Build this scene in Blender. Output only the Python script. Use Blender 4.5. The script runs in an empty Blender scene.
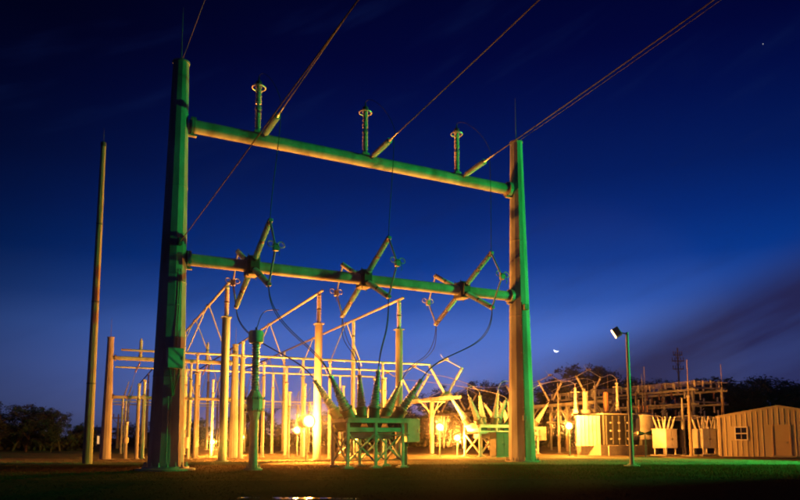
import bpy, math, random
from mathutils import Vector, Matrix, Quaternion
import numpy as np
R = math.radians
random.seed(7)
sc = bpy.context.scene
col = sc.collection

# ------------------------------------------------------------------ camera
PITCH, F, PPY, EYE = R(6.6), 690.0, 359.0, 1.4        # focal length and principal row in photo pixels
cam_d = bpy.data.cameras.new('Camera')
cam_d.sensor_width = 36.0
cam_d.lens = 36.0 * F / 800.0
cam_d.shift_y = (PPY - 250.0) / 800.0                  # rising front lens, keeps the poles upright
cam_d.clip_end = 12000
cam = bpy.data.objects.new('Camera', cam_d); col.objects.link(cam)
cam.location = (0, 0, EYE)
cam.rotation_euler = (R(90) + PITCH, 0, 0)
sc.camera = cam

# ------------------------------------------------------------------ view
vs = sc.view_settings
vs.view_transform = 'Standard'; vs.look = 'None'; vs.gamma = 1.0; vs.use_curve_mapping = False
vs.exposure = 0.0
sc.render.engine = 'CYCLES'
sc.cycles.use_denoising = True
sc.cycles.max_bounces = 6
sc.cycles.filter_width = 1.9
sc.cycles.sample_clamp_indirect = 4.0
sc.cycles.caustics_reflective = False; sc.cycles.caustics_refractive = False

# ------------------------------------------------------------------ dusk sky
SUN_AZ = R(14)                                         # afterglow, to the right of straight ahead
world = bpy.data.worlds.new('World'); sc.world = world
world.use_nodes = True
nt = world.node_tree; nt.nodes.clear()
def N(t, **kw):
    n = nt.nodes.new(t)
    for k, v in kw.items(): setattr(n, k, v)
    return n
def LK(a, b): nt.links.new(a, b)
def MATH(op, a, b=None, clamp=False):
    n = N('ShaderNodeMath', operation=op); n.use_clamp = clamp
    for i, v in enumerate((a, b)):
        if v is None: continue
        if hasattr(v, 'links'): LK(v, n.inputs[i])
        else: n.inputs[i].default_value = v
    return n.outputs[0]
out = N('ShaderNodeOutputWorld')
geo = N('ShaderNodeTexCoord')
sep = N('ShaderNodeSeparateXYZ'); LK(geo.outputs['Generated'], sep.inputs[0])
ramp = N('ShaderNodeValToRGB')
cr = ramp.color_ramp
stops = [(0.0, (.125, .145, .34)), (.05, (.098, .142, .41)), (.10, (.082, .150, .50)), (.15, (.055, .135, .50)), (.19, (.018, .073, .35)),
         (.245, (.0012, .033, .235)), (.30, (.0008, .019, .165)), (.357, (.0006, .0104, .106)), (.44, (.0002, .0045, .070)), (.50, (.0001, .0018, .046)), (.62, (.0001, .0008, .026)), (1.0, (.0001, .0006, .014))]
while len(cr.elements) < len(stops): cr.elements.new(0.5)
for e, (p, c) in zip(cr.elements, stops): e.position = p; e.color = (*c, 1)
LK(sep.outputs['Z'], ramp.inputs[0])
# the afterglow: brighter towards the set sun, darker away from it
dotn = N('ShaderNodeVectorMath', operation='DOT_PRODUCT')
LK(geo.outputs['Generated'], dotn.inputs[0]); dotn.inputs[1].default_value = (math.sin(SUN_AZ), math.cos(SUN_AZ), 0.0)
glow = N('ShaderNodeMapRange'); glow.inputs['From Min'].default_value = .60; glow.inputs['From Max'].default_value = 1.0
glow.inputs['To Min'].default_value = .22; glow.inputs['To Max'].default_value = 1.12
glow.interpolation_type = 'SMOOTHSTEP'
LK(dotn.outputs['Value'], glow.inputs['Value'])
# cloud bands: azimuth and elevation as flat coordinates, sheared so that the bands climb to the right
az = MATH('ARCTAN2', sep.outputs['X'], sep.outputs['Y'])
el = MATH('ARCSINE', sep.outputs['Z'])
shear = MATH('SUBTRACT', el, MATH('MULTIPLY', az, .40))
cv = N('ShaderNodeCombineXYZ'); LK(MATH('MULTIPLY', az, 2.0), cv.inputs[0]); LK(MATH('MULTIPLY', shear, 9.0), cv.inputs[1])
cn = N('ShaderNodeTexNoise'); cn.inputs['Scale'].default_value = 1.0; cn.inputs['Detail'].default_value = 7; cn.inputs['Roughness'].default_value = .52
cn.inputs['Distortion'].default_value = .35
LK(cv.outputs[0], cn.inputs['Vector'])
# broad bank of cloud low in the sky, thickest to the right
bank = N('ShaderNodeMapRange', interpolation_type='SMOOTHSTEP'); bank.inputs['From Min'].default_value = .055; bank.inputs['From Max'].default_value = -.025
LK(shear, bank.inputs['Value'])
low = N('ShaderNodeMapRange', interpolation_type='SMOOTHSTEP'); low.inputs['From Min'].default_value = .42; low.inputs['From Max'].default_value = .18
LK(el, low.inputs['Value'])
cm = N('ShaderNodeMapRange', interpolation_type='SMOOTHSTEP'); cm.inputs['From Min'].default_value = .36; cm.inputs['From Max'].default_value = .62
LK(cn.outputs['Fac'], cm.inputs['Value'])
mask = MATH('MULTIPLY', MATH('MULTIPLY', bank.outputs[0], low.outputs[0]), MATH('ADD', MATH('MULTIPLY', cm.outputs[0], .28), .80), clamp=True)
# thin veils elsewhere
cv2 = N('ShaderNodeCombineXYZ'); LK(MATH('MULTIPLY', az, 4.0), cv2.inputs[0]); LK(MATH('MULTIPLY', shear, 20.0), cv2.inputs[1])
cn2 = N('ShaderNodeTexNoise'); cn2.inputs['Scale'].default_value = 1.3; cn2.inputs['Detail'].default_value = 6
LK(cv2.outputs[0], cn2.inputs['Vector'])
veil = N('ShaderNodeMapRange', interpolation_type='SMOOTHSTEP'); veil.inputs['From Min'].default_value = .50; veil.inputs['From Max'].default_value = .85
veil.inputs['To Max'].default_value = .30
LK(cn2.outputs['Fac'], veil.inputs['Value'])
mul = N('ShaderNodeMix', data_type='RGBA', blend_type='MULTIPLY'); mul.inputs[0].default_value = 1.0
LK(ramp.outputs[0], mul.inputs[6]); LK(glow.outputs[0], mul.inputs[7])
mixv = N('ShaderNodeMix', data_type='RGBA'); LK(veil.outputs[0], mixv.inputs[0]); LK(mul.outputs[2], mixv.inputs[6]); mixv.inputs[7].default_value = (.006, .016, .09, 1)
mixc = N('ShaderNodeMix', data_type='RGBA'); LK(mask, mixc.inputs[0]); LK(mixv.outputs[2], mixc.inputs[6]); mixc.inputs[7].default_value = (.0170, .0165, .078, 1)
sky = N('ShaderNodeTexSky', sky_type='NISHITA'); sky.sun_disc = False; sky.sun_elevation = R(-4); sky.sun_rotation = SUN_AZ
bg1 = N('ShaderNodeBackground'); LK(mixc.outputs[2], bg1.inputs[0]); bg1.inputs[1].default_value = 1.0
bg2 = N('ShaderNodeBackground'); LK(sky.outputs[0], bg2.inputs[0]); bg2.inputs[1].default_value = .008
ad = N('ShaderNodeAddShader'); LK(bg1.outputs[0], ad.inputs[0]); LK(bg2.outputs[0], ad.inputs[1]); LK(ad.outputs[0], out.inputs[0])

# the last light of the set sun: very weak and soft
sun_d = bpy.data.lights.new('sun', 'SUN'); sun_d.energy = .012; sun_d.angle = R(25); sun_d.color = (.75, .8, 1)
sun = bpy.data.objects.new('sun', sun_d); col.objects.link(sun)
sun.rotation_euler = (R(-84), 0, -SUN_AZ)              # low above the horizon ahead, shining back towards the camera

SODIUM = (1.0, .315, .034)
MERCURY = (.03, 1.0, .13)
GLOW_HAZE = .00085                                           # density of the added volume that stands in for lens glow

# ------------------------------------------------------------------ pixel helpers (a photo pixel at a real distance Y)
_c, _s = math.cos(PITCH), math.sin(PITCH)
def ray(px, py):
    v = (PPY - py) / F
    return Vector(((px - 400) / F, _c - v * _s, _s + v * _c))
def at(px, py, Y):
    r = ray(px, py); return Vector((0, 0, EYE)) + r * (Y / r.y)
def G(px, py):
    r = ray(px, py); p = Vector((0, 0, EYE)) + r * (-EYE / r.z); p.z = 0; return p
def gx(px, Y):                                         # ground point below a pixel column, at distance Y
    d = Y * _c - EYE * _s
    return Vector(((px - 400) / F * d, Y, 0))

# ------------------------------------------------------------------ materials
MAT = {}
def mat(name, base, rough=.6, metal=0.0, var=.25, scale=6.0, bump=0.0, bscale=30.0, stretch=None, alt=None, spec=.4, dirt=None):
    m = bpy.data.materials.new(name); m.use_nodes = True
    t = m.node_tree; b = t.nodes['Principled BSDF']
    b.inputs['Roughness'].default_value = rough; b.inputs['Metallic'].default_value = metal
    b.inputs['Specular IOR Level'].default_value = spec
    tc = t.nodes.new('ShaderNodeTexCoord'); mp = t.nodes.new('ShaderNodeMapping')
    t.links.new(tc.outputs['Object'], mp.inputs[0])
    if stretch: mp.inputs['Scale'].default_value = stretch
    n = t.nodes.new('ShaderNodeTexNoise'); n.inputs['Scale'].default_value = scale; n.inputs['Detail'].default_value = 6; n.inputs['Roughness'].default_value = .6
    t.links.new(mp.outputs[0], n.inputs['Vector'])
    rp = t.nodes.new('ShaderNodeValToRGB'); t.links.new(n.outputs['Fac'], rp.inputs[0])
    c2 = alt or tuple(x * (1 - var) for x in base)
    rp.color_ramp.elements[0].position = .32; rp.color_ramp.elements[0].color = (*c2, 1)
    rp.color_ramp.elements[1].position = .68; rp.color_ramp.elements[1].color = (*base, 1)
    src = rp.outputs[0]
    if dirt:
        n3 = t.nodes.new('ShaderNodeTexNoise'); n3.inputs['Scale'].default_value = dirt[1]; n3.inputs['Detail'].default_value = 4
        t.links.new(mp.outputs[0], n3.inputs['Vector'])
        r3 = t.nodes.new('ShaderNodeValToRGB'); r3.color_ramp.elements[0].position = .48; r3.color_ramp.elements[1].position = .66
        t.links.new(n3.outputs['Fac'], r3.inputs[0])
        mx = t.nodes.new('ShaderNodeMix'); mx.data_type = 'RGBA'
        t.links.new(r3.outputs[0], mx.inputs[0]); t.links.new(src, mx.inputs[6]); mx.inputs[7].default_value = (*dirt[0], 1)
        src = mx.outputs[2]
    t.links.new(src, b.inputs['Base Color'])
    if bump:
        n2 = t.nodes.new('ShaderNodeTexNoise'); n2.inputs['Scale'].default_value = bscale; n2.inputs['Detail'].default_value = 5
        t.links.new(mp.outputs[0], n2.inputs['Vector'])
        bp = t.nodes.new('ShaderNodeBump'); bp.inputs['Strength'].default_value = bump; bp.inputs['Distance'].default_value = .05
        t.links.new(n2.outputs['Fac'], bp.inputs['Height']); t.links.new(bp.outputs[0], b.inputs['Normal'])
    MAT[name] = m
    return m
def emit(name, c, s):
    m = bpy.data.materials.new(name); m.use_nodes = True
    b = m.node_tree.nodes['Principled BSDF']
    b.inputs['Base Color'].default_value = (0, 0, 0, 1); b.inputs['Specular IOR Level'].default_value = 0
    b.inputs['Emission Color'].default_value = (*c, 1); b.inputs['Emission Strength'].default_value = s
    MAT[name] = m
mat('galvanised', (.46, .47, .47), .6, 0, .42, 1.6, .10, 14, stretch=(1, 1, .3), dirt=((.22, .20, .175), .9), spec=.2)
mat('steel', (.40, .40, .40), .5, .25, .3, 4, dirt=((.25, .22, .18), 1.2))
mat('dark_steel', (.10, .095, .09), .5, .4, .4, 8)
mat('aluminium', (.62, .62, .62), .38, .45, .2, 3)
mat('porcelain', (.46, .47, .48), .30, 0, .15, 5, spec=.5)
mat('porcelain_white', (.72, .72, .70), .30, 0, .15, 5, spec=.5)
mat('porcelain_brown', (.30, .17, .10), .25, 0, .25, 5, spec=.6)
mat('cable', (.05, .05, .05), .5, 0, .3, 5)
mat('wire', (.15, .14, .135), .7, 0, .2, 5, spec=.1)
mat('wood_pole', (.42, .33, .22), .85, 0, .45, 3, .3, 30, stretch=(6, 6, .4))
mat('concrete', (.36, .35, .32), .9, 0, .3, 5, .2, 25)
mat('cabinet_paint', (.60, .62, .58), .45, 0, .12, 3, dirt=((.35, .33, .29), 1.5))
mat('white_paint', (.74, .73, .70), .45, 0, .12, 3, dirt=((.58, .55, .48), 1.4))
mat('tank_paint', (.13, .14, .13), .5, 0, .2, 2)
mat('tan_metal', (.56, .50, .36), .5, 0, .14, 1.2, stretch=(1, 1, .25), dirt=((.44, .38, .26), .7))
mat('door_paint', (.55, .44, .27), .45, 0, .08, 2)
mat('trim_white', (.75, .73, .68), .5, 0, .1, 4)
mat('glass_dark', (.015, .016, .018), .06, 0, .1, 3, spec=.6)
mat('roof_metal', (.52, .47, .38), .5, .1, .2, 2)
mat('gravel', (.31, .25, .185), .95, 0, .5, 9, 1.0, 16, dirt=((.17, .14, .11), .35), spec=0)
mat('dirt', (.085, .058, .038), .97, 0, .5, 1.6, .5, 9, dirt=((.045, .036, .026), .18), spec=0)
mat('asphalt', (.050, .043, .037), .95, 0, .4, 14, .25, 35, dirt=((.030, .026, .023), .22), spec=0)
mat('grit_stone', (.06, .05, .04), .95, 0, .5, 3, spec=0)
mat('grass_blade', (.050, .115, .030), .8, 0, .4, .7, alt=(.058, .070, .024), spec=0)
mat('dry_blade', (.11, .070, .032), .9, 0, .4, .7, alt=(.07, .050, .024), spec=0)
mat('leaf', (.055, .075, .028), .7, 0, .5, .5)
mat('leaf_dark', (.035, .050, .022), .7, 0, .5, .5)
mat('leaf_olive', (.075, .078, .035), .7, 0, .5, .5)
mat('bark', (.10, .075, .05), .95, 0, .5, 5)
mat('soil_far', (.05, .045, .03), 1, 0, .4, .05)
emit('sodium_lens', SODIUM, 60.0)
emit('sodium_small', SODIUM, 14.0)
emit('sodium_glass', (1.0, .50, .09), 6.0)
emit('flood_lens', (1.0, .55, .2), 9.0)
emit('mercury_lens', (.35, 1.0, .6), 25.0)
emit('window_glow', (1.0, .50, .16), 1.2)
emit('moon_light', (.85, .9, 1.0), 2.2)
emit('star_light', (.9, .9, 1.0), .55)
puddle_m = mat('water', (.012, .012, .012), .06, 0, .2, 3, .12, 6, spec=.6)

# ------------------------------------------------------------------ mesh builder
def basis(axis):
    z = Vector(axis).normalized()
    a = Vector((1, 0, 0)) if abs(z.x) < .8 else Vector((0, 1, 0))
    x = (a - z * a.dot(z)).normalized(); y = z.cross(x)
    return x, y, z
class MB:
    def __init__(s): s.v = []; s.f = []
    def tube(s, p0, p1, r0, r1=None, n=10, caps=True, spin=0.0):
        p0, p1 = Vector(p0), Vector(p1); r1 = r0 if r1 is None else r1
        x, y, z = basis(p1 - p0); k = len(s.v)
        for p, r in ((p0, r0), (p1, r1)):
            for i in range(n):
                a = 2 * math.pi * i / n + spin
                s.v.append(p + x * (r * math.cos(a)) + y * (r * math.sin(a)))
        for i in range(n): s.f.append((k + i, k + (i + 1) % n, k + n + (i + 1) % n, k + n + i))
        if caps:
            s.f.append(tuple(k + n - 1 - i for i in range(n))); s.f.append(tuple(k + n + i for i in range(n)))
        return s
    def lathe(s, p0, axis, prof, n=12):                # prof: (height, radius)
        p0 = Vector(p0); x, y, z = basis(axis); k = len(s.v)
        for h, r in prof:
            for i in range(n):
                a = 2 * math.pi * i / n
                s.v.append(p0 + z * h + x * (r * math.cos(a)) + y * (r * math.sin(a)))
        for j in range(len(prof) - 1):
            for i in range(n):
                s.f.append((k + j * n + i, k + j * n + (i + 1) % n, k + (j + 1) * n + (i + 1) % n, k + (j + 1) * n + i))
        s.f.append(tuple(k + n - 1 - i for i in range(n)))
        e = k + (len(prof) - 1) * n; s.f.append(tuple(e + i for i in range(n)))
        return s
    def path(s, pts, r, n=6):
        pts = [Vector(p) for p in pts]; k = len(s.v); m = len(pts); px = None
        for j, p in enumerate(pts):
            d = (pts[min(j + 1, m - 1)] - pts[max(j - 1, 0)]).normalized()
            if px is None: x, y, _ = basis(d)
            else:
                x = (px - d * px.dot(d)).normalized(); y = d.cross(x)
            px = x
            for i in range(n):
                a = 2 * math.pi * i / n
                s.v.append(p + x * (r * math.cos(a)) + y * (r * math.sin(a)))
        for j in range(m - 1):
            for i in range(n):
                s.f.append((k + j * n + i, k + j * n + (i + 1) % n, k + (j + 1) * n + (i + 1) % n, k + (j + 1) * n + i))
        s.f.append(tuple(k + n - 1 - i for i in range(n))); e = k + (m - 1) * n; s.f.append(tuple(e + i for i in range(n)))
        return s
    def ring(s, c, axis, rad, r, n=20, m=6):
        c = Vector(c); x, y, z = basis(axis); k = len(s.v)
        for i in range(n):
            a = 2 * math.pi * i / n; d = x * math.cos(a) + y * math.sin(a)
            for j in range(m):
                b = 2 * math.pi * j / m
                s.v.append(c + d * (rad + r * math.cos(b)) + z * (r * math.sin(b)))
        for i in range(n):
            for j in range(m):
                s.f.append((k + i * m + j, k + ((i + 1) % n) * m + j, k + ((i + 1) % n) * m + (j + 1) % m, k + i * m + (j + 1) % m))
        return s
    def box(s, c, size, ax=None, bev=0.0):
        c = Vector(c); k = len(s.v)
        X, Y, Z = ax if ax else (Vector((1, 0, 0)), Vector((0, 1, 0)), Vector((0, 0, 1)))
        hx, hy, hz = size[0] / 2, size[1] / 2, size[2] / 2
        if bev <= 0:
            for dz in (-1, 1):
                for dx, dy in ((-1, -1), (1, -1), (1, 1), (-1, 1)):
                    s.v.append(c + X * (dx * hx) + Y * (dy * hy) + Z * (dz * hz))
            for q in ((3, 2, 1, 0), (4, 5, 6, 7), (0, 1, 5, 4), (1, 2, 6, 5), (2, 3, 7, 6), (3, 0, 4, 7)): s.f.append(tuple(k + i for i in q))
        else:
            # octagonal plan with chamfered top and bottom
            def loop(ix, z):
                hx2, hy2 = hx - ix, hy - ix
                return [c + X * a + Y * b + Z * z for a, b in ((-hx2 + bev, -hy2), (hx2 - bev, -hy2), (hx2, -hy2 + bev), (hx2, hy2 - bev), (hx2 - bev, hy2), (-hx2 + bev, hy2), (-hx2, hy2 - bev), (-hx2, -hy2 + bev))]
            L = [loop(bev * .7, -hz), loop(0, -hz + bev * .7), loop(0, hz - bev * .7), loop(bev * .7, hz)]
            for l in L: s.v.extend(l)
            for j in range(3):
                for i in range(8): s.f.append((k + j * 8 + i, k + j * 8 + (i + 1) % 8, k + (j + 1) * 8 + (i + 1) % 8, k + (j + 1) * 8 + i))
            s.f.append(tuple(k + 7 - i for i in range(8))); s.f.append(tuple(k + 24 + i for i in range(8)))
        return s
    def angle(s, p0, p1, w=.08):                       # square bar between two points
        p0, p1 = Vector(p0), Vector(p1); x, y, z = basis(p1 - p0)
        return s.box((p0 + p1) / 2, (w, w, (p1 - p0).length), (x, y, z))
    def quad(s, a, b, c, d):
        k = len(s.v); s.v += [Vector(a), Vector(b), Vector(c), Vector(d)]; s.f.append((k, k + 1, k + 2, k + 3)); return s
    def mesh(s, name, material, smooth=35, off=None):
        me = bpy.data.meshes.new(name)
        o = off or Vector((0, 0, 0))
        me.from_pydata([tuple(v - o) for v in s.v], [], s.f); me.update()
        if smooth:
            me.shade_smooth()
            me.set_sharp_from_angle(angle=R(smooth))
        me.materials.append(MAT[material] if isinstance(material, str) else material)
        return me
    def build(s, name, material, parent=None, smooth=35, local=False):
        """vertices are in world metres; under a parent they become relative to it (local=True: already local)"""
        off = None
        if parent is not None and not local:
            off = parent.location.copy()
            if parent.parent is not None: off = off + parent.parent.location
        return link(name, s.mesh(name, material, smooth, off), parent)
def link(name, me, parent=None):
    o = bpy.data.objects.new(name, me); col.objects.link(o)
    if parent is not None: o.parent = parent
    return o
def tag(o, label=None, cat=None, group=None, kind=None):
    if label: o['label'] = label
    if cat: o['category'] = cat
    if group: o['group'] = group
    if kind: o['kind'] = kind
    return o
def thing(name, label, cat, loc=(0, 0, 0), rz=0.0, group=None):
    o = bpy.data.objects.new(name, None); col.objects.link(o)
    o.location = loc; o.rotation_euler = (0, 0, rz); o.empty_display_size = .2
    return tag(o, label, cat, group)
def copy_tree(o, parent=None):
    c = o.copy(); col.objects.link(c)
    if parent is not None: c.parent = parent
    for ch in [x for x in bpy.data.objects if x.parent == o]: copy_tree(ch, c)
    return c
def sheds(mb, p0, p1, core, rad, pitch=.085, n=12, taper=1.0):
    """an insulator: a core with weather sheds between two points, flanges at both ends"""
    p0, p1 = Vector(p0), Vector(p1); L = (p1 - p0).length
    cnt = max(3, int(L / pitch)); st = L / cnt; prof = [(0, core)]
    for i in range(cnt):
        k = 1 + (taper - 1) * (i + .5) / cnt
        rr = rad * k * (1.0 if i % 2 == 0 else .9)
        prof += [(i * st + st * .18, core * k), (i * st + st * .50, rr), (i * st + st * .62, rr), (i * st + st * .80, core * k)]
    prof.append((L, core * taper))
    return mb.lathe(p0, p1 - p0, prof, n)
def bez(a, b, c, d, n=18):
    a, b, c, d = Vector(a), Vector(b), Vector(c), Vector(d); o = []
    for i in range(n + 1):
        t = i / n; u = 1 - t
        o.append(a * u ** 3 + b * (3 * u * u * t) + c * (3 * u * t * t) + d * t ** 3)
    return o

YA = R(24)                                             # the yard is laid out at this angle
A = Vector((math.cos(YA), math.sin(YA), 0)); D = Vector((-math.sin(YA), math.cos(YA), 0)); UP = Vector((0, 0, 1))

# ================================================================== GROUND
def sheet(name, pts, z, m, cell=None):
    mb = MB(); k = 0
    mb.v = [Vector((x, y, z)) for x, y in pts]; mb.f = [tuple(range(len(pts)))]
    return tag(mb.build(name, m, smooth=0), kind='structure')
# one sheet to the horizon, gently uneven near the camera
def ground_mesh():
    xs = [-1200, -600, -250, -120] + [x for x in range(-60, 61, 2)] + [120, 250, 600, 1200]
    ys = [-400, -200, -60, -20] + [y for y in range(-4, 60, 2)] + [80, 120, 200, 400, 900, 1600]
    mb = MB(); rnd = random.Random(3)
    for y in ys:
        for x in xs:
            near = (abs(x) < 60 and 0 < y < 37)
            mb.v.append(Vector((x, y, (rnd.uniform(-.02, .012) if near else -.004))))
    w = len(xs)
    for j in range(len(ys) - 1):
        for i in range(w - 1): mb.f.append((j * w + i, j * w + i + 1, (j + 1) * w + i + 1, (j + 1) * w + i))
    return mb
tag(ground_mesh().build('ground', 'dirt', smooth=60), kind='structure')
def ragged(x0, x1, y0, y1, step, amp, seed, thick, z=0.0, front_fn=None):
    """slab with a ragged front edge"""
    rnd = random.Random(seed); top = []; n = int((x1 - x0) / step)
    front = [(x0 + (x1 - x0) * i / n, y0 + rnd.uniform(-amp, amp)) for i in range(n + 1)]
    mb = MB()
    for (x, y) in front:
        mb.v += [Vector((x, y - .12, z)), Vector((x, y + .10, z + thick)), Vector((x, y1, z + thick))]
    for i in range(n):
        k = i * 3; mb.f += [(k, k + 3, k + 4, k + 1), (k + 1, k + 4, k + 5, k + 2)]
    return mb
tag(ragged(-75, 80, 38.6, 130, .6, .10, 5, .09, -.01).build('gravel_yard', 'gravel', smooth=20), kind='structure')
rd = random.Random(9)
edge = [(x, 23.6 + .5 * math.sin(x * .21) + rd.uniform(-.25, .25)) for x in range(60, -61, -1)]
asp = MB(); asp.v = []; asp.f = []
for (x, y) in edge: asp.v += [Vector((x, y, .024)), Vector((x, -30, .024))]
for i in range(len(edge) - 1): asp.f.append((2 * i, 2 * i + 1, 2 * i + 3, 2 * i + 2))
tag(asp.build('asphalt_lane', 'asphalt', smooth=0), kind='structure')
def puddle(cx, cy, rx, ry, seed):
    r_ = random.Random(seed); pts = []
    for i in range(40):
        a = 2 * math.pi * i / 40; k = 1 + .22 * math.sin(3 * a + seed) + .16 * math.sin(5 * a + 2 * seed) + r_.uniform(-.05, .05)
        pts.append((cx + rx * k * math.cos(a), cy + ry * k * math.sin(a)))
    return sheet('puddle', pts, .028, 'water')
puddle(-2.35, 16.35, .62, .24, 1); puddle(-1.25, 16.25, .30, .10, 4); puddle(-3.6, 16.5, .25, .06, 2)

# grass of the strip between the lane and the yard
def grass(x0, x1, cnt, seed):
    rnd = random.Random(seed); mb = MB()
    def clump(x):                                      # thinner to the left, where bare earth shows
        return .30 if x < -2 else (.30 + .70 * min(1, (x + 2) / 10))
    n = 0
    while n < cnt:
        x = rnd.uniform(x0, x1); y = 24.2 + (rnd.random() ** .9) * 13.6
        if rnd.random() > clump(x) * (.35 + .65 * (math.sin(x * 1.7 + 3 * math.sin(y * .9)) * math.sin(y * 1.3 + x * .4) > -.35)): continue
        h = rnd.uniform(.03, .10) * (1.0 if x > 0 else .8); w = rnd.uniform(.006, .014); a = rnd.uniform(0, math.pi)
        dx, dy = math.cos(a) * w, math.sin(a) * w; k = len(mb.v)
        mb.v += [Vector((x - dx, y - dy, -.01)), Vector((x + dx, y + dy, -.01)), Vector((x + rnd.uniform(-.05, .05), y + rnd.uniform(-.05, .05), h))]
        mb.f.append((k, k + 1, k + 2)); n += 1
    return mb
tag(grass(3.5, 34, 44000, 21).build('grass', 'grass_blade', smooth=0), 'short green grass on the verge between the floodlight mast and the lane', 'grass', kind='stuff')
tag(grass(-26, 6.0, 20000, 22).build('dry_grass', 'dry_blade', smooth=0), 'thin brown dry grass on the bare verge before the H-frame', 'grass', kind='stuff')

# loose stones at the front of the yard
def stones():
    rnd = random.Random(4); mb = MB()
    for i in range(2600):
        x = rnd.uniform(-28, 30); y = 38.3 + rnd.random() ** 2 * 5.5; r = rnd.uniform(.02, .055); z = .085 if y > 38.8 else .02
        p = Vector((x, y, z)); k = len(mb.v)
        for q in ((1, 0, 0), (-1, 0, 0), (0, 1, 0), (0, -1, 0), (0, 0, 1), (0, 0, -1)):
            mb.v.append(p + Vector(q) * r * rnd.uniform(.6, 1.2))
        for f in ((0, 2, 4), (2, 1, 4), (1, 3, 4), (3, 0, 4)): mb.f.append(tuple(k + j for j in f))
    return mb
tag(stones().build('loose_stones', 'gravel', smooth=0), 'loose crushed stones along the front of the gravel yard', 'gravel', kind='stuff')

def grit():
    rnd = random.Random(14); mb = MB()
    for i in range(9000):
        y = 15.2 + rnd.random() ** 1.3 * 10; x = rnd.uniform(-.64, .64) * y; r = rnd.uniform(.008, .030) * (1.6 if rnd.random() < .04 else 1)
        p = Vector((x, y, .026)); k = len(mb.v)
        for q in ((1, 0, 0), (-.6, .8, 0), (-.6, -.8, 0), (0, 0, .8)): mb.v.append(p + Vector(q) * r * rnd.uniform(.7, 1.3))
        mb.f += [(k, k + 1, k + 3), (k + 1, k + 2, k + 3), (k + 2, k, k + 3)]
    return mb
tag(grit().build('grit', 'grit_stone', smooth=0), 'scattered grit and small stones lying on the dark lane', 'gravel', kind='stuff')

# ================================================================== H-FRAME
PL, PR = Vector((-10.605, 31.574, 0)), Vector((7.145, 40.674, 0))
HB = (PR - PL).normalized(); HN = Vector((HB.y, -HB.x, 0))     # along the beams, and out towards the line side
ZU, ZL = 16.42, 9.83
fr = thing('line_pylon', 'tall tapered steel H-frame with two round crossbeams, terminal box on one pole only', 'pylon', (PL + PR) / 2)
NP = 12
def facets(base, top, r0, r1, zs=8):
    mb = MB(); prof = [(i * top / zs, r0 + (r1 - r0) * i / zs) for i in range(zs + 1)]
    mb.lathe(base, UP, prof, NP); return mb
for P, nm in ((PL, 'a'), (PR, 'b')):
    lean = Vector((0, 0, 0))
    mb = facets(P + Vector((0, 0, .16)), 19.3, .80, .38)
    po = mb.build('pole', 'galvanised', fr, smooth=0)
    c = MB().lathe(P + Vector((0, 0, 19.46)), UP, [(0, .42), (.07, .42), (.09, .3)], NP); c.build('cap', 'steel', po)
    b = MB().lathe(P + Vector((0, 0, .08)), UP, [(0, 1.02), (.08, 1.02), (.081, .8), (.12, .8)], 24); b.build('base_plate', 'steel', po)
    for i in range(16):
        a = 2 * math.pi * i / 16; q = P + Vector((.92 * math.cos(a), .92 * math.sin(a), 0))
        MB().tube(q + UP * .05, q + UP * .36, .028, n=6).tube(q + UP * .161, q + UP * .23, .055, n=6).build('anchor_bolt', 'steel', po)
    MB().lathe(P, UP, [(-.1, 1.3), (.075, 1.3), (.079, 1.26)], 28).build('foundation', 'concrete', po)
    MB().tube(P + UP * 19.5, P + UP * 22.4, .03, .012, 6).build('lightning_rod', 'wire', po)
    for z in (4.2, 8.6, 13.2):                         # slip joints and weld seams
        r = .80 + (.38 - .80) * (z - .16) / 19.3
        MB().lathe(P + UP * z, UP, [(0, r + .003), (.02, r + .018), (.05, r + .018), (.07, r + .002)], NP).build('seam', 'galvanised', po, smooth=0)
for z, r in ((ZU, .325), (ZL, .29)):
    e0, e1 = PL + UP * z + HB * .5, PR + UP * z - HB * .5
    bm_ = MB().tube(e0, e1, r, n=28).build('crossbeam', 'galvanised', fr)
    for e, d in ((e0, HB), (e1, -HB)):
        MB().tube(e + d * .06, e + d * .15, r + .13, n=20).tube(e + d * .17, e + d * .26, r + .13, n=20).build('flange', 'steel', bm_)
        MB().box(e + d * .10 - UP * (r + .16), (.5, .22, .06), (HB, HN, UP)).box(e + d * .05 - UP * (r + .02), (.06, .18, .3), (HB, HN, UP)).build('seat_bracket', 'steel', bm_)
    for k in (.36, .68):
        q = e0.lerp(e1, k); MB().tube(q - HB * .05, q + HB * .05, r + .012, n=28).build('weld_band', 'galvanised', bm_)
# fittings on the left pole: terminal box with conduit
v = (Vector((0, 0, 0)) - PL); v.z = 0; v.normalize(); w = Vector((-v.y, v.x, 0))
def on_pole(P, z, ang, extra=0.0):                     # point on the pole surface, ang from the direction to the camera (positive = right)
    d = Vector((-P.x, -P.y, 0)).normalized(); s_ = Vector((-d.y, d.x, 0))
    n = d * math.cos(ang) + s_ * math.sin(ang)
    r = .80 + (.38 - .80) * (z - .16) / 19.3
    return P + UP * z + n * (r + extra), n
q, n = on_pole(PL, 5.0, R(14), .17); sx = Vector((-n.y, n.x, 0))
tb = MB().box(q, (.72, .32, .92), (sx, n, UP), .02).build('terminal_box', 'cabinet_paint', fr)
MB().box(q + n * .17, (.66, .02, .86), (sx, n, UP)).build('box_door', 'cabinet_paint', tb)
MB().box(q + n * .19 + sx * .27, (.03, .03, .14), (sx, n, UP)).build('box_handle', 'dark_steel', tb)
for k in (-.2, 0.0, .2):
    s0 = q + sx * k - UP * .46; g, _ = on_pole(PL, 3.5, R(14) + k * .3, .06)
    MB().path(bez(s0, s0 - UP * .5 + n * .15, g + UP * .5, g - UP * .2), .028).build('conduit', 'dark_steel', tb)
g1, n1 = on_pole(PL, 3.3, R(0), .06); g0, n0 = on_pole(PL, .3, R(0), .06)
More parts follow.
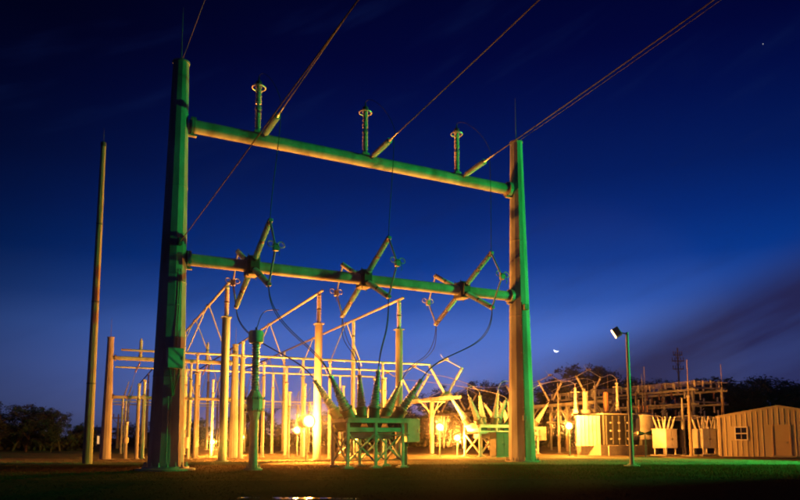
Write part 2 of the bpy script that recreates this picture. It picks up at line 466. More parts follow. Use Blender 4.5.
MB().path([g1, g0], .035, 8).build('conduit', 'galvanised', fr)
g1, n1 = on_pole(PL, 9.2, R(30), .05); g0, n0 = on_pole(PL, 5.5, R(20), .05)
MB().path([g1, g0], .03, 8).build('conduit', 'dark_steel', fr)
for z in (6.0, 7.5, 9.0):
    g, n_ = on_pole(PL, z, R(22), .06); MB().box(g, (.14, .10, .05), (Vector((-n_.y, n_.x, 0)), n_, UP)).build('clamp', 'steel', fr)
g, n_ = on_pole(PL, 10.45, R(20), .12)
MB().box(g, (.18, .26, .34), (Vector((-n_.y, n_.x, 0)), n_, UP), .02).build('wire_bracket', 'dark_steel', fr); WIRE_AT = g + n_ * .13
# right pole: conduit and a small junction box
g1, n1 = on_pole(PR, 9.4, R(12), .06); g0, n0 = on_pole(PR, .3, R(12), .06)
MB().path([g1, g0], .045, 8).build('conduit', 'dark_steel', fr)
for z in (1.6, 3.2, 4.8, 6.4, 8.0):
    g, n_ = on_pole(PR, z, R(12), .05); MB().box(g, (.2, .09, .05), (Vector((-n_.y, n_.x, 0)), n_, UP)).build('clamp', 'steel', fr)
g, n_ = on_pole(PR, 9.1, R(30), .14)
MB().box(g, (.3, .26, .34), (Vector((-n_.y, n_.x, 0)), n_, UP), .02).build('junction_box', 'steel', fr)
g, n_ = on_pole(PR, 2.6, R(12), .12)
MB().box(g, (.24, .2, .3), (Vector((-n_.y, n_.x, 0)), n_, UP), .02).build('junction_box', 'steel', fr)

# ------------------------------------------------------------------ vee switches across the lower beam
TBASE = [.1865, .4895, .7975]
WHICH = ['by the boxed pole', 'at mid span', 'by the unboxed pole']
def make_beam_switch():
    """local: x out towards the line side, y along the beam, z up, origin on the beam axis"""
    t = thing('vee_switch', '', 'switch')
    hub = MB().box((0, 0, 0), (.86, .62, .95), None, .06).box((.46, 0, 0), (.22, .42, .62)).box((-.46, 0, 0), (.22, .42, .62)).build('bearing_bracket', 'dark_steel', t, local=True)
    for sx_ in (1, -1):
        for sy in (-.27, .27): MB().tube((sx_ * .3, sy, -.56), (sx_ * .3, sy, .56), .03, n=6).build('bolt', 'dark_steel', hub, local=True)
    for sx_ in (1, -1):
        tips = []
        for sz in (1, -1):
            tip = Vector((3.0 * sx_, 0, 1.5 * sz)); d = tip.normalized()
            s0 = d * .62; m = d * 1.93; e = d * 3.18
            ar = MB(); sheds(ar, s0 + d * .08, m - d * .05, .085, .155, .11, 14); ar.tube(m - d * .05, m + d * .05, .10, n=14, caps=False)
            sheds(ar, m + d * .05, e, .08, .145, .11, 14)
            arm = ar.build('insulator', 'porcelain', t, local=True)
            for f0, f1, fr_ in ((s0 - d * .1, s0 + d * .09, .135), (m - d * .06, m + d * .06, .125), (e - d * .02, e + d * .12, .12)): MB().tube(f0, f1, fr_, n=14).build('fitting', 'dark_steel', arm, local=True)
            tips.append(e + d * .14)
        j = Vector((3.92 * sx_, 0, 0))
        for p in tips:
            dd = (j - p)
            MB().tube(p - dd.normalized() * .15, j - dd.normalized() * .12, .052, .045, n=10).build('blade', 'aluminium', t, local=True)
            MB().box(p, (.26, .2, .16), None, .02).build('terminal_pad', 'steel', t, local=True)
        ct = MB().box(j, (.22, .26, .34), None, .03).build('contact', 'steel', t, local=True)
        for sy in (-1, 1): MB().ring(j + Vector((.05 * sx_, .24 * sy, .12)), (1, 0, .3), .15, .028, 16).build('corona_ring', 'aluminium', ct, local=True)
        MB().path(bez(j + Vector((0, 0, .1)), j + Vector((.3 * sx_, 0, .2)), j + Vector((.38 * sx_, .1, -.15)), j + Vector((.22 * sx_, .1, -.42)), 8), .018).build('arcing_horn', 'dark_steel', ct, local=True)
    return t
sw0 = make_beam_switch()
SWP = []
for i, tt in enumerate(TBASE):
    s_ = sw0 if i == 0 else copy_tree(sw0)
    P = PL + (PR - PL) * tt + UP * ZL
    s_.location = P; s_.rotation_euler = (0, 0, math.atan2(HN.y, HN.x)); SWP.append(P)
    tag(s_, 'X-shaped switch of four grey insulators on the lower crossbeam, ' + WHICH[i], 'switch', 'vee switches on the lower crossbeam')
def swtip(i, sx_, sz): return SWP[i] + (HN * (3.0 * sx_) + UP * (1.5 * sz)) * (3.32 / math.hypot(3, 1.5))

# ------------------------------------------------------------------ surge arresters and strain insulators on the upper beam
WD = Vector((.543, -1.01, .066)).normalized()          # the way the line leaves
WE = []
for i, tt in enumerate([.1925, .4905, .785]):
    P = PL + (PR - PL) * tt + UP * (ZU + .32)
    t = thing('surge_arrester', 'upright two-piece surge arrester with ring on the upper crossbeam, ' + WHICH[i], 'arrester', P, group='surge arresters on the upper crossbeam')
    MB().box(P + UP * .04, (.4, .34, .12), (HB, HN, UP)).tube(P + UP * .1, P + UP * .26, .13, n=12).build('base', 'steel', t)
    m = MB(); sheds(m, P + UP * .28, P + UP * 1.32, .095, .165, .11, 14); m.build('lower_section', 'porcelain', t)
    MB().tube(P + UP * 1.33, P + UP * 1.40, .15, n=14).tube(P + UP * 1.40, P + UP * 1.56, .10, n=12).tube(P + UP * 1.56, P + UP * 1.63, .15, n=14).build('joint', 'aluminium', t)
    m = MB(); sheds(m, P + UP * 1.64, P + UP * 2.62, .095, .165, .11, 14); m.build('upper_section', 'porcelain', t)
    hd = MB().tube(P + UP * 2.63, P + UP * 2.74, .15, n=14).tube(P + UP * 2.74, P + UP * 3.02, .05, .03, n=8).build('cap', 'dark_steel', t)
    MB().ring(P + UP * 2.42, (0, 0, 1), .34, .035, 24).build('grading_ring', 'aluminium', t)
    for k in range(4):
        a = k * math.pi / 2 + .4; d = Vector((math.cos(a), math.sin(a), 0))
        MB().tube(P + UP * 2.42 + d * .33, P + UP * 2.68 + d * .13, .015, n=6).build('ring_stay', 'aluminium', hd)
    # strain insulator
    B = PL + (PR - PL) * (tt + .012) + UP * (ZU + .12) + HN * .3
    t2 = thing('strain_insulator', 'ribbed strain insulator holding a line wire to the upper crossbeam, ' + WHICH[i], 'insulator', B, group='strain insulators on the upper crossbeam')
    MB().tube(B, B + WD * .28, .04, n=8).box(B, (.16, .12, .2)).build('shackle', 'steel', t2)
    m = MB(); sheds(m, B + WD * .3, B + WD * 2.15, .085, .165, .12, 14); m.build('insulator_body', 'porcelain', t2)
    E = B + WD * 2.2
    MB().tube(B + WD * 2.14, B + WD * 2.34, .09, .06, n=10).tube(E + WD * .1, E + WD * .85, .045, .03, n=8).build('dead_end_clamp', 'aluminium', t2)
    E2 = E + WD * .4; WE.append(E2)
    w_ = MB().path([E2 + WD * s + UP * (0.0006 * s * (s - 12)) for s in range(0, 74, 4)], .026, 6).build('overhead_wire', 'wire')
    tag(w_, 'bare line wire leaving the strain insulator ' + WHICH[i], 'wire', 'overhead wires')
    # jumpers
    tipu = swtip(i, 1, 1)
    j = MB().path(bez(E2, E2 - UP * 1.3 + WD * .1, tipu + UP * 1.4, tipu), .02, 6).build('jumper_wire', 'cable')
    tag(j, 'thin dark wire hanging from line end to the vee switch ' + WHICH[i], 'wire', 'drop wires')
    top = P + UP * 3.0
    j = MB().path(bez(top, top + UP * .35 + WD * .6, E2 + WD * .1 + UP * 1.1, E2 + WD * .15), .016, 6).build('jumper_wire', 'cable')
    tag(j, 'thin dark wire arching off the top of the surge arrester ' + WHICH[i], 'wire', 'arrester leads')
for P, lb in ((PL, 'shield wire tied to the top of the pole with the terminal box'), (PR, 'shield wire tied to the top of the pole beside the floodlight mast')):
    s0 = P + UP * 19.5
    tag(MB().path([s0 + WD * s + UP * (0.0006 * s * (s - 12)) for s in range(0, 70, 4)], .015, 6).build('shield_wire', 'wire'), lb, 'wire', 'shield wires')
w0 = WIRE_AT; w1 = at(358, 0, 13.5); dd = (w1 - w0)
tag(MB().path([w0 + dd * (k / 10) for k in range(0, 31)], .022, 6).build('service_wire', 'wire'), 'service cable leaving the small bracket halfway up the pole with the terminal box', 'wire')

# ================================================================== INSTRUMENT TRANSFORMER in front
B = G(253, 470)
t = thing('voltage_transformer', 'slender voltage transformer with flared drum and capped column in front of the bus posts', 'transformer', B)
MB().lathe(B, UP, [(-.1, .42), (.07, .42), (.075, .40)], 20).build('foundation', 'concrete', t)
MB().lathe(B + UP * .07, UP, [(0, .34), (.05, .34), (.052, .21), (2.30, .19), (2.31, .19)], 20).build('pedestal', 'steel', t)
for i in range(8):
    a = i * math.pi / 4; q = B + Vector((.29 * math.cos(a), .29 * math.sin(a), .1)); MB().tube(q, q + UP * .14, .022, n=6).build('anchor_bolt', 'steel', t)
dr = MB().lathe(B + UP * 2.25, UP, [(0, .19), (.38, .30), (.42, .45), (.47, .45), (.48, .38), (.96, .38), (.97, .45), (1.02, .45), (1.06, .34), (1.32, .20)], 8).build('drum', 'cabinet_paint', t, smooth=20)
for i in range(12):
    a = i * math.pi / 6
    for z in (2.70, 3.24):
        q = B + Vector((.44 * math.cos(a), .44 * math.sin(a), z)); MB().tube(q - UP * .07, q + UP * .07, .02, n=5).build('bolt', 'dark_steel', dr)
m = MB(); sheds(m, B + UP * 3.55, B + UP * 5.78, .15, .215, .12, 18); m.build('column', 'porcelain', t)
MB().lathe(B + UP * 5.76, UP, [(0, .20), (.06, .32), (.12, .35), (.52, .35), (.60, .30), (.62, .05)], 22).build('head', 'cabinet_paint', t)
MB().box(B + UP * 6.45, (.1, .06, .16)).build('terminal_pad', 'steel', t)
VT_TOP = B + UP * 6.45

# ================================================================== DEAD-TANK BREAKER (built at its own origin, x along the row of poles)
def make_breaker(label, wm='cabinet_paint'):
    t = thing('circuit_breaker', label, 'circuit breaker')
    hw, hd = 1.42, 1.1; TZ = 2.30
    lg = []
    for x in (-hw, 0.0, hw):
        for y in (-hd, hd):
            MB().box((x, y, TZ / 2 - .05), (.15, .15, TZ - .22), None, .02).box((x, y, .06), (.34, .34, .05)).build('leg', wm, t, local=True)
            MB().box((x, y, -.02), (.5, .5, .11)).build('footing', 'concrete', t, local=True)
    for y in (-hd, hd):
        MB().box((.2, y, TZ - .05), (3.3, .16, .18)).box((.2, y, TZ + .05), (3.3, .26, .03)).box((.2, y, TZ - .155), (3.3, .26, .03)).build('rail', wm, t, local=True)
        MB().box((0, y, TZ - .50), (3.0, .10, .20)).build('rail', wm, t, local=True)
        for x0, x1 in ((-hw, 0), (0, hw)):
            MB().angle((x0, y - .02, .25), (x1, y - .02, TZ - .62), .07).build('brace', wm, t, local=True)
            MB().angle((x1, y + .05, .25), (x0, y + .05, TZ - .62), .07).build('brace', wm, t, local=True)
    for x in (-hw, hw):
        MB().angle((x - .02, -hd, .25), (x - .02, hd, TZ - .62), .07).build('brace', wm, t, local=True)
        MB().angle((x + .05, hd, .25), (x + .05, -hd, TZ - .62), .07).build('brace', wm, t, local=True)
        MB().box((x, 0, TZ - .05), (.14, 2 * hd - .2, .16)).build('cross_rail', wm, t, local=True)
    tips = []
    for k, fan in ((-1, R(-31)), (0, R(1)), (1, R(31))):
        x = 1.08 * k; zt = TZ - .16
        tk = MB().tube((x, -.92, zt), (x, .92, zt), .36, n=22)
        tank = tk.build('tank', 'tank_paint', t, local=True)
        for y in (-.94, .94): MB().tube((x, y - .04, zt), (x, y + .04, zt), .40, n=22).build('end_flange', 'dark_steel', tank, local=True)
        for sy in (-1, 1):
            ax = Vector((math.sin(fan), sy * .22, math.cos(fan))).normalized()
            b0 = Vector((x, sy * .74, zt)) + ax * .24
            ct = MB().tube(b0, b0 + ax * .46, .29, n=18).tube(b0 + ax * .46, b0 + ax * .53, .34, n=18).build('current_transformer', 'tank_paint', tank, local=True)
            m = MB(); sheds(m, b0 + ax * .53, b0 + ax * 2.22, .205, .295, .115, 16, .40)
            bu = m.build('bushing', 'porcelain', t, local=True)
            MB().tube(b0 + ax * 2.2, b0 + ax * 2.32, .12, n=12).tube(b0 + ax * 2.3, b0 + ax * 2.54, .035, n=8).build('terminal', 'aluminium', bu, local=True)
            tips.append((b0 + ax * 2.5, ax))
    mx = MB().box((-.1, -.35, TZ - .78), (2.3, .9, .34), None, .03).build('mechanism_box', 'tank_paint', t, local=True)
    MB().box((-.1, -.815, TZ - .78), (2.1, .02, .28)).build('mechanism_cover', 'cabinet_paint', mx, local=True)
    for x in (-.8, 0, .7): MB().tube((x, 0, TZ - .95), (x, 0, .5), .05, n=8).build('operating_rod', 'steel', t, local=True)
    cb = MB().box((2.05, -.55, 1.78), (.70, .95, 1.16), None, .02).build('control_cabinet', wm, t, local=True)
    MB().box((2.05, -1.035, 1.78), (.62, .02, 1.06)).build('cabinet_door', wm, cb, local=True)
    MB().box((2.28, -1.055, 1.75), (.03, .03, .16)).build('door_handle', 'dark_steel', cb, local=True)
    for k, x in enumerate((1.78, 1.9, 2.02)): MB().path([(x, -.5 + .12 * k, 1.2), (x, -.5 + .12 * k, 0)], .035, 8).build('conduit', 'dark_steel', cb, local=True)
    MB().tube((0, -1.3, TZ - .75), (1.7, -1.3, TZ - .75), .03, n=6).build('pipe', 'steel', t, local=True)
    return t, tips
br, tips = make_breaker('green-lit circuit breaker with six fanned bushings on a braced stand before the H-frame')
BR_LOC = Vector((-1.62, 34.45, .04)); BR_RZ = R(24)
br.location = BR_LOC; br.rotation_euler = (0, 0, BR_RZ)
def bw(p): return BR_LOC + Matrix.Rotation(BR_RZ, 3, 'Z') @ p
def bd(p): return Matrix.Rotation(BR_RZ, 3, 'Z') @ p
# twin cables from the switches to the bushings
for i in range(3):
    for sy, sx_ in ((-1, 1), (1, -1)):
        tip, ax = tips[i * 2 + (0 if sy < 0 else 1)]
        p3, a3 = bw(tip), bd(ax); p0 = swtip(i, sx_, -1)
        c_ = [(2.0, 1.6), (2.2, 1.6), (2.6, 1.9)][i]
        pts = bez(p0, p0 - UP * c_[0], p3 + a3 * c_[1], p3, 22)
        side = (p3 - p0).cross(UP).normalized() * .10
        for k, sg in enumerate((-1, 1)):
            n_ = len(pts) - 1
            o = MB().path([p + side * (sg * min(1, 4 * j / n_, 4 * (1 - j / n_) + .1)) for j, p in enumerate(pts)], .020, 6).build('lead_cable', 'cable')
            tag(o, ('twin dark cable to the breaker from line side' if sx_ > 0 else 'twin dark cable to the breaker from yard side') + ' of vee switch ' + WHICH[i], 'cable', 'twin breaker leads')
p0 = VT_TOP; p3 = at(279, 310, 33.0)
tag(MB().path(bez(p0, p0 + UP * .5 + Vector((.2, 0, 0)), p3 + Vector((-1.0, 0, .1)), p3, 14), .02, 6).build('lead_cable', 'cable'), 'thin cable arching from the voltage transformer head to the breaker leads', 'cable')

# ================================================================== HIGH AND LOW BUS
def bus_support(name, label, P, H, rc, ins, ri, group, square=False, sections=1, white=True, top=True, steel='galvanised'):
    t = thing(name, label, 'post', P, group=group)
    MB().box(P + UP * .04, (rc * 3.4, rc * 3.4, .14), (A, D, UP), .02).build('foundation', 'concrete', t)
    if square: c = MB().box(P + UP * ((H - ins) / 2 + .1), (rc * 1.9, rc * 1.9, H - ins - .2), (A, D, UP), rc * .12)
    else: c = MB().tube(P + UP * .1, P + UP * (H - ins), rc, rc * .94, 18)
    c.build('column', steel, t)
    MB().tube(P + UP * .112, P + UP * .16, rc * 1.45, n=16).build('base_plate', 'steel', t)
    if ins:
        z0 = H - ins
        MB().box(P + UP * (z0 + .03), (rc * 2.3, rc * 2.3, .06), (A, D, UP)).build('cap_plate', 'steel', t)
        L = (ins - .16) / sections
        for s_ in range(sections):
            a_, b_ = z0 + .1 + s_ * L, z0 + .1 + (s_ + 1) * L - .06
            m = MB(); sheds(m, P + UP * a_, P + UP * b_, ri * .62, ri, .09, 12); m.build('insulator', 'porcelain_white' if white else 'porcelain', t)
            MB().tube(P + UP * (a_ - .06), P + UP * (a_ + .02), ri * .9, n=12).build('fitting', 'dark_steel', t)
        if top: MB().box(P + UP * (H - .04), (.22, .22, .14), (A, D, UP), .02).build('tube_clamp', 'aluminium', t)
    return t
S1 = Vector((-10.38, 40.67, 0)); ZH, ZB = 10.62, 7.25
LINES = [S1, S1 + A * 5.75, S1 + A * 11.3]
LNAME = ['the bus tube beside the low H-frame', 'the middle high bus tube', 'the bus tube behind the breaker']
ORD = ['second', 'third', 'fourth', 'fifth']
sup_t = [[0, 20.5, 41, 62, 83], [0, 24, 45, 66], [0, 8.8, 30, 51, 72]]
for i, S in enumerate(LINES):
    for k, tt in enumerate(sup_t[i]):
        P = S + D * tt
        if k == 0: bus_support('bus_support', 'thick front column at the end of ' + LNAME[i], P, ZH - .1, .25, 1.95, .16, 'high bus columns', sections=2)
        else: bus_support('bus_support', '%s column back from the front end under %s' % (ORD[k - 1], LNAME[i]), P, ZH - .1, .17, 2.3, .15, 'high bus columns', sections=2)
    p0, p1 = S - D * .6 + UP * ZH, S + D * (sup_t[i][-1] + 2) + UP * ZH
    tb_ = thing('bus_tube', 'long high aluminium tube running back over the yard, ' + LNAME[i], 'bus tube', p0, group='high bus tubes')
    MB().tube(p0, p1, .085, n=12).build('tube', 'aluminium', tb_)
    MB().lathe(p0, -D, [(0, .085), (.06, .09), (.13, .06), (.16, .01)], 12).build('end_cap', 'aluminium', tb_)
OFF = [7.4, 13.4, 19.4]; LOWN = ['front', 'middle', 'rear']
for i, o_ in enumerate(OFF):
    base = S1 + D * o_
    s0, s1 = -5.5, 17.3
    tag(MB().tube(base + A * s0 + UP * ZB, base + A * s1 + UP * ZB, .075, n=12).build('low_bus_tube', 'aluminium'), 'aluminium tube crossing under the high bus, %s of three' % LOWN[i], 'bus tube', 'low bus tubes')
    for k, s in enumerate((-.6, 6.9, 13.2)):
        bus_support('bus_support', 'slim %s column holding the %s low bus tube' % (('left-end', 'middle', 'breaker-end')[k].replace('left-end', 'H-frame-end'), LOWN[i]), base + A * (s + .35 * i), ZB - .06, .13, 1.35, .12, 'low bus columns')
    # A-shaped hanger from the high tube
    ap = LINES[i] + D * o_ + UP * ZH
    h = thing('bus_hanger', 'A-shaped pair of thin tubes dropping from the high bus to the %s low bus tube' % LOWN[i], 'hanger', ap, group='A-shaped bus hangers')
    for sg in (-1, 1): MB().tube(ap + A * (.06 * sg), ap + A * (1.35 * sg) + UP * (ZB - ZH), .045, n=8).build('strut', 'aluminium', h)
    MB().box(ap, (.3, .22, .2), (A, D, UP), .03).build('clamp', 'steel', h)

# lower tier: two waist-high buses with slanted disconnect arms further back
for i, o_ in enumerate((25.0, 31.0, 37.0)):
    base = S1 + D * o_; zl = 5.0
    tag(MB().tube(base - A * 6 + UP * zl, base + A * 15 + UP * zl, .06, n=10).build('low_bus_tube', 'aluminium'), 'thin lower tube deep in the yard, %s of its three' % LOWN[i], 'bus tube', 'lowest bus tubes')
    for k, s in enumerate((-4.6, 1.2, 7.0, 12.6)):
        P = base + A * (s + .5 * i)
        bus_support('bus_support', '%s slim column of the %s thin lower tube' % (('first', 'second', 'third', 'last')[k], LOWN[i]), P, zl - .05, .10, .95, .10, 'lowest bus columns')
        dsw = thing('disconnect_arm', 'slanted pale disconnect arm on the %s slim column of the %s thin lower tube' % (('first', 'second', 'third', 'last')[k], LOWN[i]), 'switch', P + UP * zl, group='disconnect arms')
        q = P + UP * zl
        MB().tube(q, q + D * 1.3 + UP * 1.6 + A * .5, .035, n=8).build('arm', 'aluminium', dsw)
        MB().tube(q + D * 1.3 + UP * 1.6 + A * .5, q + D * 2.4 + UP * .2 + A * .2, .03, n=8).build('arm', 'aluminium', dsw)
        m = MB(); sheds(m, q - D * .9 - UP * .9, q - D * .1, .05, .09, .08, 10); m.build('insulator', 'porcelain_white', dsw)
        MB().path(bez(q + D * 2.4 + UP * .2 + A * .2, q + D * 3 - UP * .8, q + D * 4.5 - UP * .9, q + D * 5.9), .018).build('sagging_lead', 'aluminium', dsw)
for i, o_ in enumerate((25.0, 31.0, 37.0)):
    ap = LINES[i] + D * o_ + UP * ZH
    h = thing('bus_hanger', 'long A-shaped pair of thin tubes dropping to the %s thin lower tube' % LOWN[i], 'hanger', ap, group='A-shaped bus hangers')
    for sg in (-1, 1): MB().tube(ap + A * (.06 * sg), ap + A * (1.7 * sg) + UP * (5.0 - ZH), .045, n=8).build('strut', 'aluminium', h)
    MB().box(ap, (.3, .22, .2), (A, D, UP), .03).build('clamp', 'steel', h)
for px, Y, top, rc, lb in ((196.5, 50.0, 372, .09, 'thin lone insulator post between the pale box post and the first thick column'), (211, 54.0, 380, .09, 'thin lone insulator post just before the first low floodlight'),
                           (262, 50.5, 362, .11, 'thin insulator post right behind the voltage transformer'), (288.5, 49.0, 392, .07, 'short thin post beside the paired floodlights'),
                           (304, 55.0, 384, .09, 'thin insulator post between the paired floodlights'), (329, 46.5, 361, .11, 'thin insulator post beside the middle thick column'),
                           (343, 53.0, 386, .09, 'thin insulator post seen over the breaker tanks'), (385, 56.0, 378, .09, 'thin insulator post seen past the last thick column')):
    bus_support('bus_support', lb, gx(px, Y), at(px, top, Y).z, rc, 1.1, .11, 'lone insulator posts')
for i, (la, ta, zb) in enumerate(((0, 33.0, 5.2), (1, 43.0, 5.2), (2, 45.0, 5.2), (0, 14.0, 7.3), (2, 10.5, 7.3))):
    ap = LINES[la] + D * ta + UP * ZH
    h = thing('bus_hanger', 'thin A-shaped strut pair on %s, %s' % (LNAME[la], ('beyond its second column', 'before its third column', 'beyond its third column', 'before its second column', 'next to its second column')[i]), 'hanger', ap, group='A-shaped bus hangers')
    for sg in (-1, 1): MB().tube(ap + A * (.06 * sg), ap + A * (1.5 * sg) + UP * (zb - ZH) + D * (.4 * sg), .04, n=8).build('strut', 'aluminium', h)
    MB().box(ap, (.3, .22, .2), (A, D, UP), .03).build('clamp', 'steel', h)
# low H-frame and its neighbours
QL, QR = Vector((-19.2, 45.35, 0)), Vector((-11.75, 48.9, 0)); QB = (QR - QL).normalized()
h2 = thing('low_pylon', 'low H-frame of two tapered amber-lit posts with two crossbeams', 'pylon', (QL + QR) / 2)
for P in (QL, QR):
    po = MB().lathe(P + UP * .1, UP, [(0, .36), (7.95, .20)], 12).build('pole', 'galvanised', h2, smooth=0)
    MB().lathe(P, UP, [(-.1, .6), (.09, .6), (.1, .5)], 20).build('foundation', 'concrete', po)
    MB().tube(P + UP * 8.05, P + UP * 9.4, .02, .008, 6).build('lightning_rod', 'wire', po)
    MB().lathe(P + UP * 8.05, UP, [(0, .24), (.06, .24), (.08, .1)], 12).build('cap', 'steel', po)
for z, r in ((6.75, .13), (4.15, .10)):
    bb = MB().tube(QL + UP * z + QB * .2, QR + UP * z - QB * .2, r, n=14).build('crossbeam', 'galvanised', h2)
    for e, d in ((QL, QB), (QR, -QB)): MB().tube(e + UP * z + d * .28, e + UP * z + d * .38, r + .08, n=12).build('flange', 'steel', bb)
for k, s in enumerate((1.9, 4.1, 6.3)):
    P = QL + QB * s + UP * 6.88
    t = thing('post_insulator', 'small ribbed post insulator on the upper beam of the low H-frame, ' + ['by its outer post', 'at its middle', 'by its inner post'][k], 'insulator', P, group='insulators on the low H-frame')
    m = MB(); sheds(m, P + UP * .08, P + UP * 1.12, .09, .135, .085, 12); m.build('insulator_body', 'porcelain', t)
    MB().tube(P, P + UP * .09, .13, n=12).build('base', 'steel', t); MB().tube(P + UP * 1.12, P + UP * 1.25, .06, n=8).build('cap', 'steel', t)
    P2 = P - UP * .25; t = thing('hanging_insulator', 'thin string insulator hung under the upper beam of the low H-frame, ' + ['by its outer post', 'at its middle', 'by its inner post'][k], 'insulator', P2, group='hung insulators on the low H-frame')
    m = MB(); sheds(m, P2 - UP * .1, P2 - UP * .8 - QB * .3, .035, .07, .06, 10); m.build('insulator_body', 'porcelain_brown', t)
    MB().path(bez(P2 - UP * .8 - QB * .3, P2 - UP * 2.2 - QB * .5, P2 - UP * 3.2 - QB * .9, P2 - UP * 4.2 - QB * .5), .014).build('tail_wire', 'wire', t)
for k, (px, py, Y) in enumerate(((136, 384, 45.6), (141.5, 380, 46.4), (240, 342, 46.5))):
    P = gx(px, Y); H = at(px, py, Y).z
    bus_support('bus_support', ['slimmer of two near columns beside the low H-frame', 'thicker of two near columns beside the low H-frame', 'tall column just behind the inner post of the low H-frame'][k], P, H, (.12, .14, .17)[k], 1.1, .12, 'columns round the low H-frame')
# small capacitor post and a short fused post
for k, (px, Y, hgt) in enumerate(((125, 45.5, 2.55), (187.5, 45.0, 2.0))):
    P = gx(px, Y)
    t = thing('metering_post', ['short white metering post with a bulged waist near the low H-frame', 'short post carrying a pale box beside the pole with the terminal box'][k], 'post', P)
    MB().box(P + UP * .04, (.5, .5, .14), None, .02).build('foundation', 'concrete', t)
    if k == 0:
        MB().lathe(P + UP * .1, UP, [(0, .12), (.95, .11), (1.0, .11)], 14).build('pedestal', 'galvanised', t)
        MB().lathe(P + UP * 1.1, UP, [(0, .11), (.1, .18), (.35, .18), (.45, .1)], 16).build('drum', 'white_paint', t)
        m = MB(); sheds(m, P + UP * 1.55, P + UP * 2.35, .09, .14, .08, 12); m.build('insulator', 'porcelain_white', t)
        MB().lathe(P + UP * 2.34, UP, [(0, .1), (.05, .15), (.16, .15), (.22, .05)], 14).build('head', 'aluminium', t)
    else:
        MB().tube(P + UP * .1, P + UP * 3.9, .10, n=12).build('pedestal', 'galvanised', t)
        MB().box(P + Vector((-.18, -.2, 1.15)), (.5, .3, .72), None, .02).build('box', 'white_paint', t)
        MB().box(P + Vector((-.18, -.36, 1.15)), (.42, .02, .62)).build('box_door', 'white_paint', t)
        m = MB(); sheds(m, P + Vector((-.3, 0, 1.7)), P + Vector((.15, 0, 2.5)), .05, .09, .07, 10); m.build('fuse', 'porcelain_white', t)

# lightning mast
B = G(87, 464.6)
t = thing('lightning_mast', 'tall slim tapered lightning mast standing alone by the dark trees', 'mast', B)
MB().tube(B + UP * .05, B + UP * 18.2, .26, .135, 16).build('pole', 'wood_pole', t)
MB().tube(B + UP * 18.15, B + UP * 18.4, .155, n=14).build('cap', 'dark_steel', t)
MB().tube(B + UP * 18.4, B + UP * 19.3, .016, .008, 6).build('lightning_rod', 'wire', t)
MB().path([B + Vector((.16, -.2, .1)), B + Vector((.14, -.15, 9)), B + Vector((.09, -.09, 18.2))], .014).build('ground_wire', 'wire', t)
for z in (4.4, 9.0, 13.5): MB().tube(B + UP * z, B + UP * (z + .08), .265 - .0068 * z + .012, n=16).build('band', 'dark_steel', t)

# ================================================================== FLOODLIGHTS
def lamp_light(o, P, power, colr, size, spot=None, aim=None, blend=.5):
    ld = bpy.data.lights.new('lamp_light', 'SPOT' if spot else 'POINT'); ld.energy = power; ld.color = colr; ld.shadow_soft_size = size
    if spot: ld.spot_size = spot; ld.spot_blend = blend
    lo = bpy.data.objects.new('lamp_light', ld); col.objects.link(lo); lo.parent = o; lo.location = P - o.location
    if aim is not None: lo.rotation_euler = aim.to_track_quat('-Z', 'Y').to_euler()
    return lo
def yard_lamp(px, py, Y, power, label, r=.2, face=None, tilt=.10, lens='sodium_lens', back=.0, throw=None, omni=.50, cone=140):
    """two-headed sodium floodlight on a short post: one head faces the lane, the back head is added to light the yard"""
    c = at(px, py, Y)
    fh = Vector(face) if face else Vector((-c.x * .6, -c.y, 0)); fh.z = 0; fh.normalize()
    mid = c - fh * .52; B = Vector((mid.x, mid.y, 0))
    t = thing('floodlight', label, 'lamp', B, group='sodium floodlights in the yard')
    MB().box(B + UP * .05, (.36, .36, .14), None, .02).build('foundation', 'concrete', t)
    MB().tube(B + UP * .1, mid - UP * .05, .05, n=10).build('post', 'steel', t)
    sd = fh.cross(UP).normalized()
    MB().box(mid - UP * .02, (.12, .5, .10), (sd, fh, UP), .02).build('bracket', 'steel', t)
    for k, sg in enumerate((1, -1)):
        f = (fh * sg + UP * tilt).normalized(); e = mid + fh * (.52 * sg)
        hd = MB().lathe(e - f * .46, f, [(0, .06), (.05, r * .6), (.10, r * .75), (.34, r * 1.1), (.42, r * 1.12), (.43, r * 1.12), (.43, r * 1.0), (.37, r * .95)], 20).build('head', 'dark_steel', t)
        MB().lathe(e - f * .085, f, [(0, r * .97), (.012, r * .95), (.02, r * .5), (.022, .01)], 20).build('lens', 'sodium_glass', t)
        MB().lathe(e - f * .055, f, [(0, r * .40), (.02, r * .62), (.05, r * .5), (.065, .01)], 16).build('bulb', lens, t)
        lamp_light(t, e + f * .13, power * omni, SODIUM, .10, spot=R(174), aim=f, blend=.2)
    lamp_light(t, mid + UP * .45, power * .38, SODIUM, .14, spot=R(cone), aim=(Vector(throw) if throw else fh * (.1 - back) + UP).normalized(), blend=.4)  # bare upward spot added to light the steelwork, no head of its own
    return t
yard_lamp(212.5, 442, 52, 7500, 'lit floodlight low between the low H-frame and a bus column', .20)
yard_lamp(242, 437, 56, 7500, 'lit floodlight behind the flared voltage transformer', .20)
yard_lamp(297, 430, 52, 9000, 'lit floodlight on a post beside the brightest floodlight', .28)
yard_lamp(309.5, 421, 40.6, 20000, 'brightest floodlight, tight against the front column behind the breaker', .36, face=(.5, -1, 0))
yard_lamp(356, 438, 55, 7500, 'lit floodlight showing under the breaker stand', .20)
yard_lamp(440, 427, 50, 12000, 'lit floodlight on a post beside the breaker control cabinet', .28, back=.8)
yard_lamp(457.5, 438, 53, 10000, 'lit low floodlight beside the overlit white breaker', .23, back=.8)
yard_lamp(569, 426, 52.4, 15000, 'lit floodlight next to the bright radiator bank', .27, face=(-.25, -1, 0), back=.8)
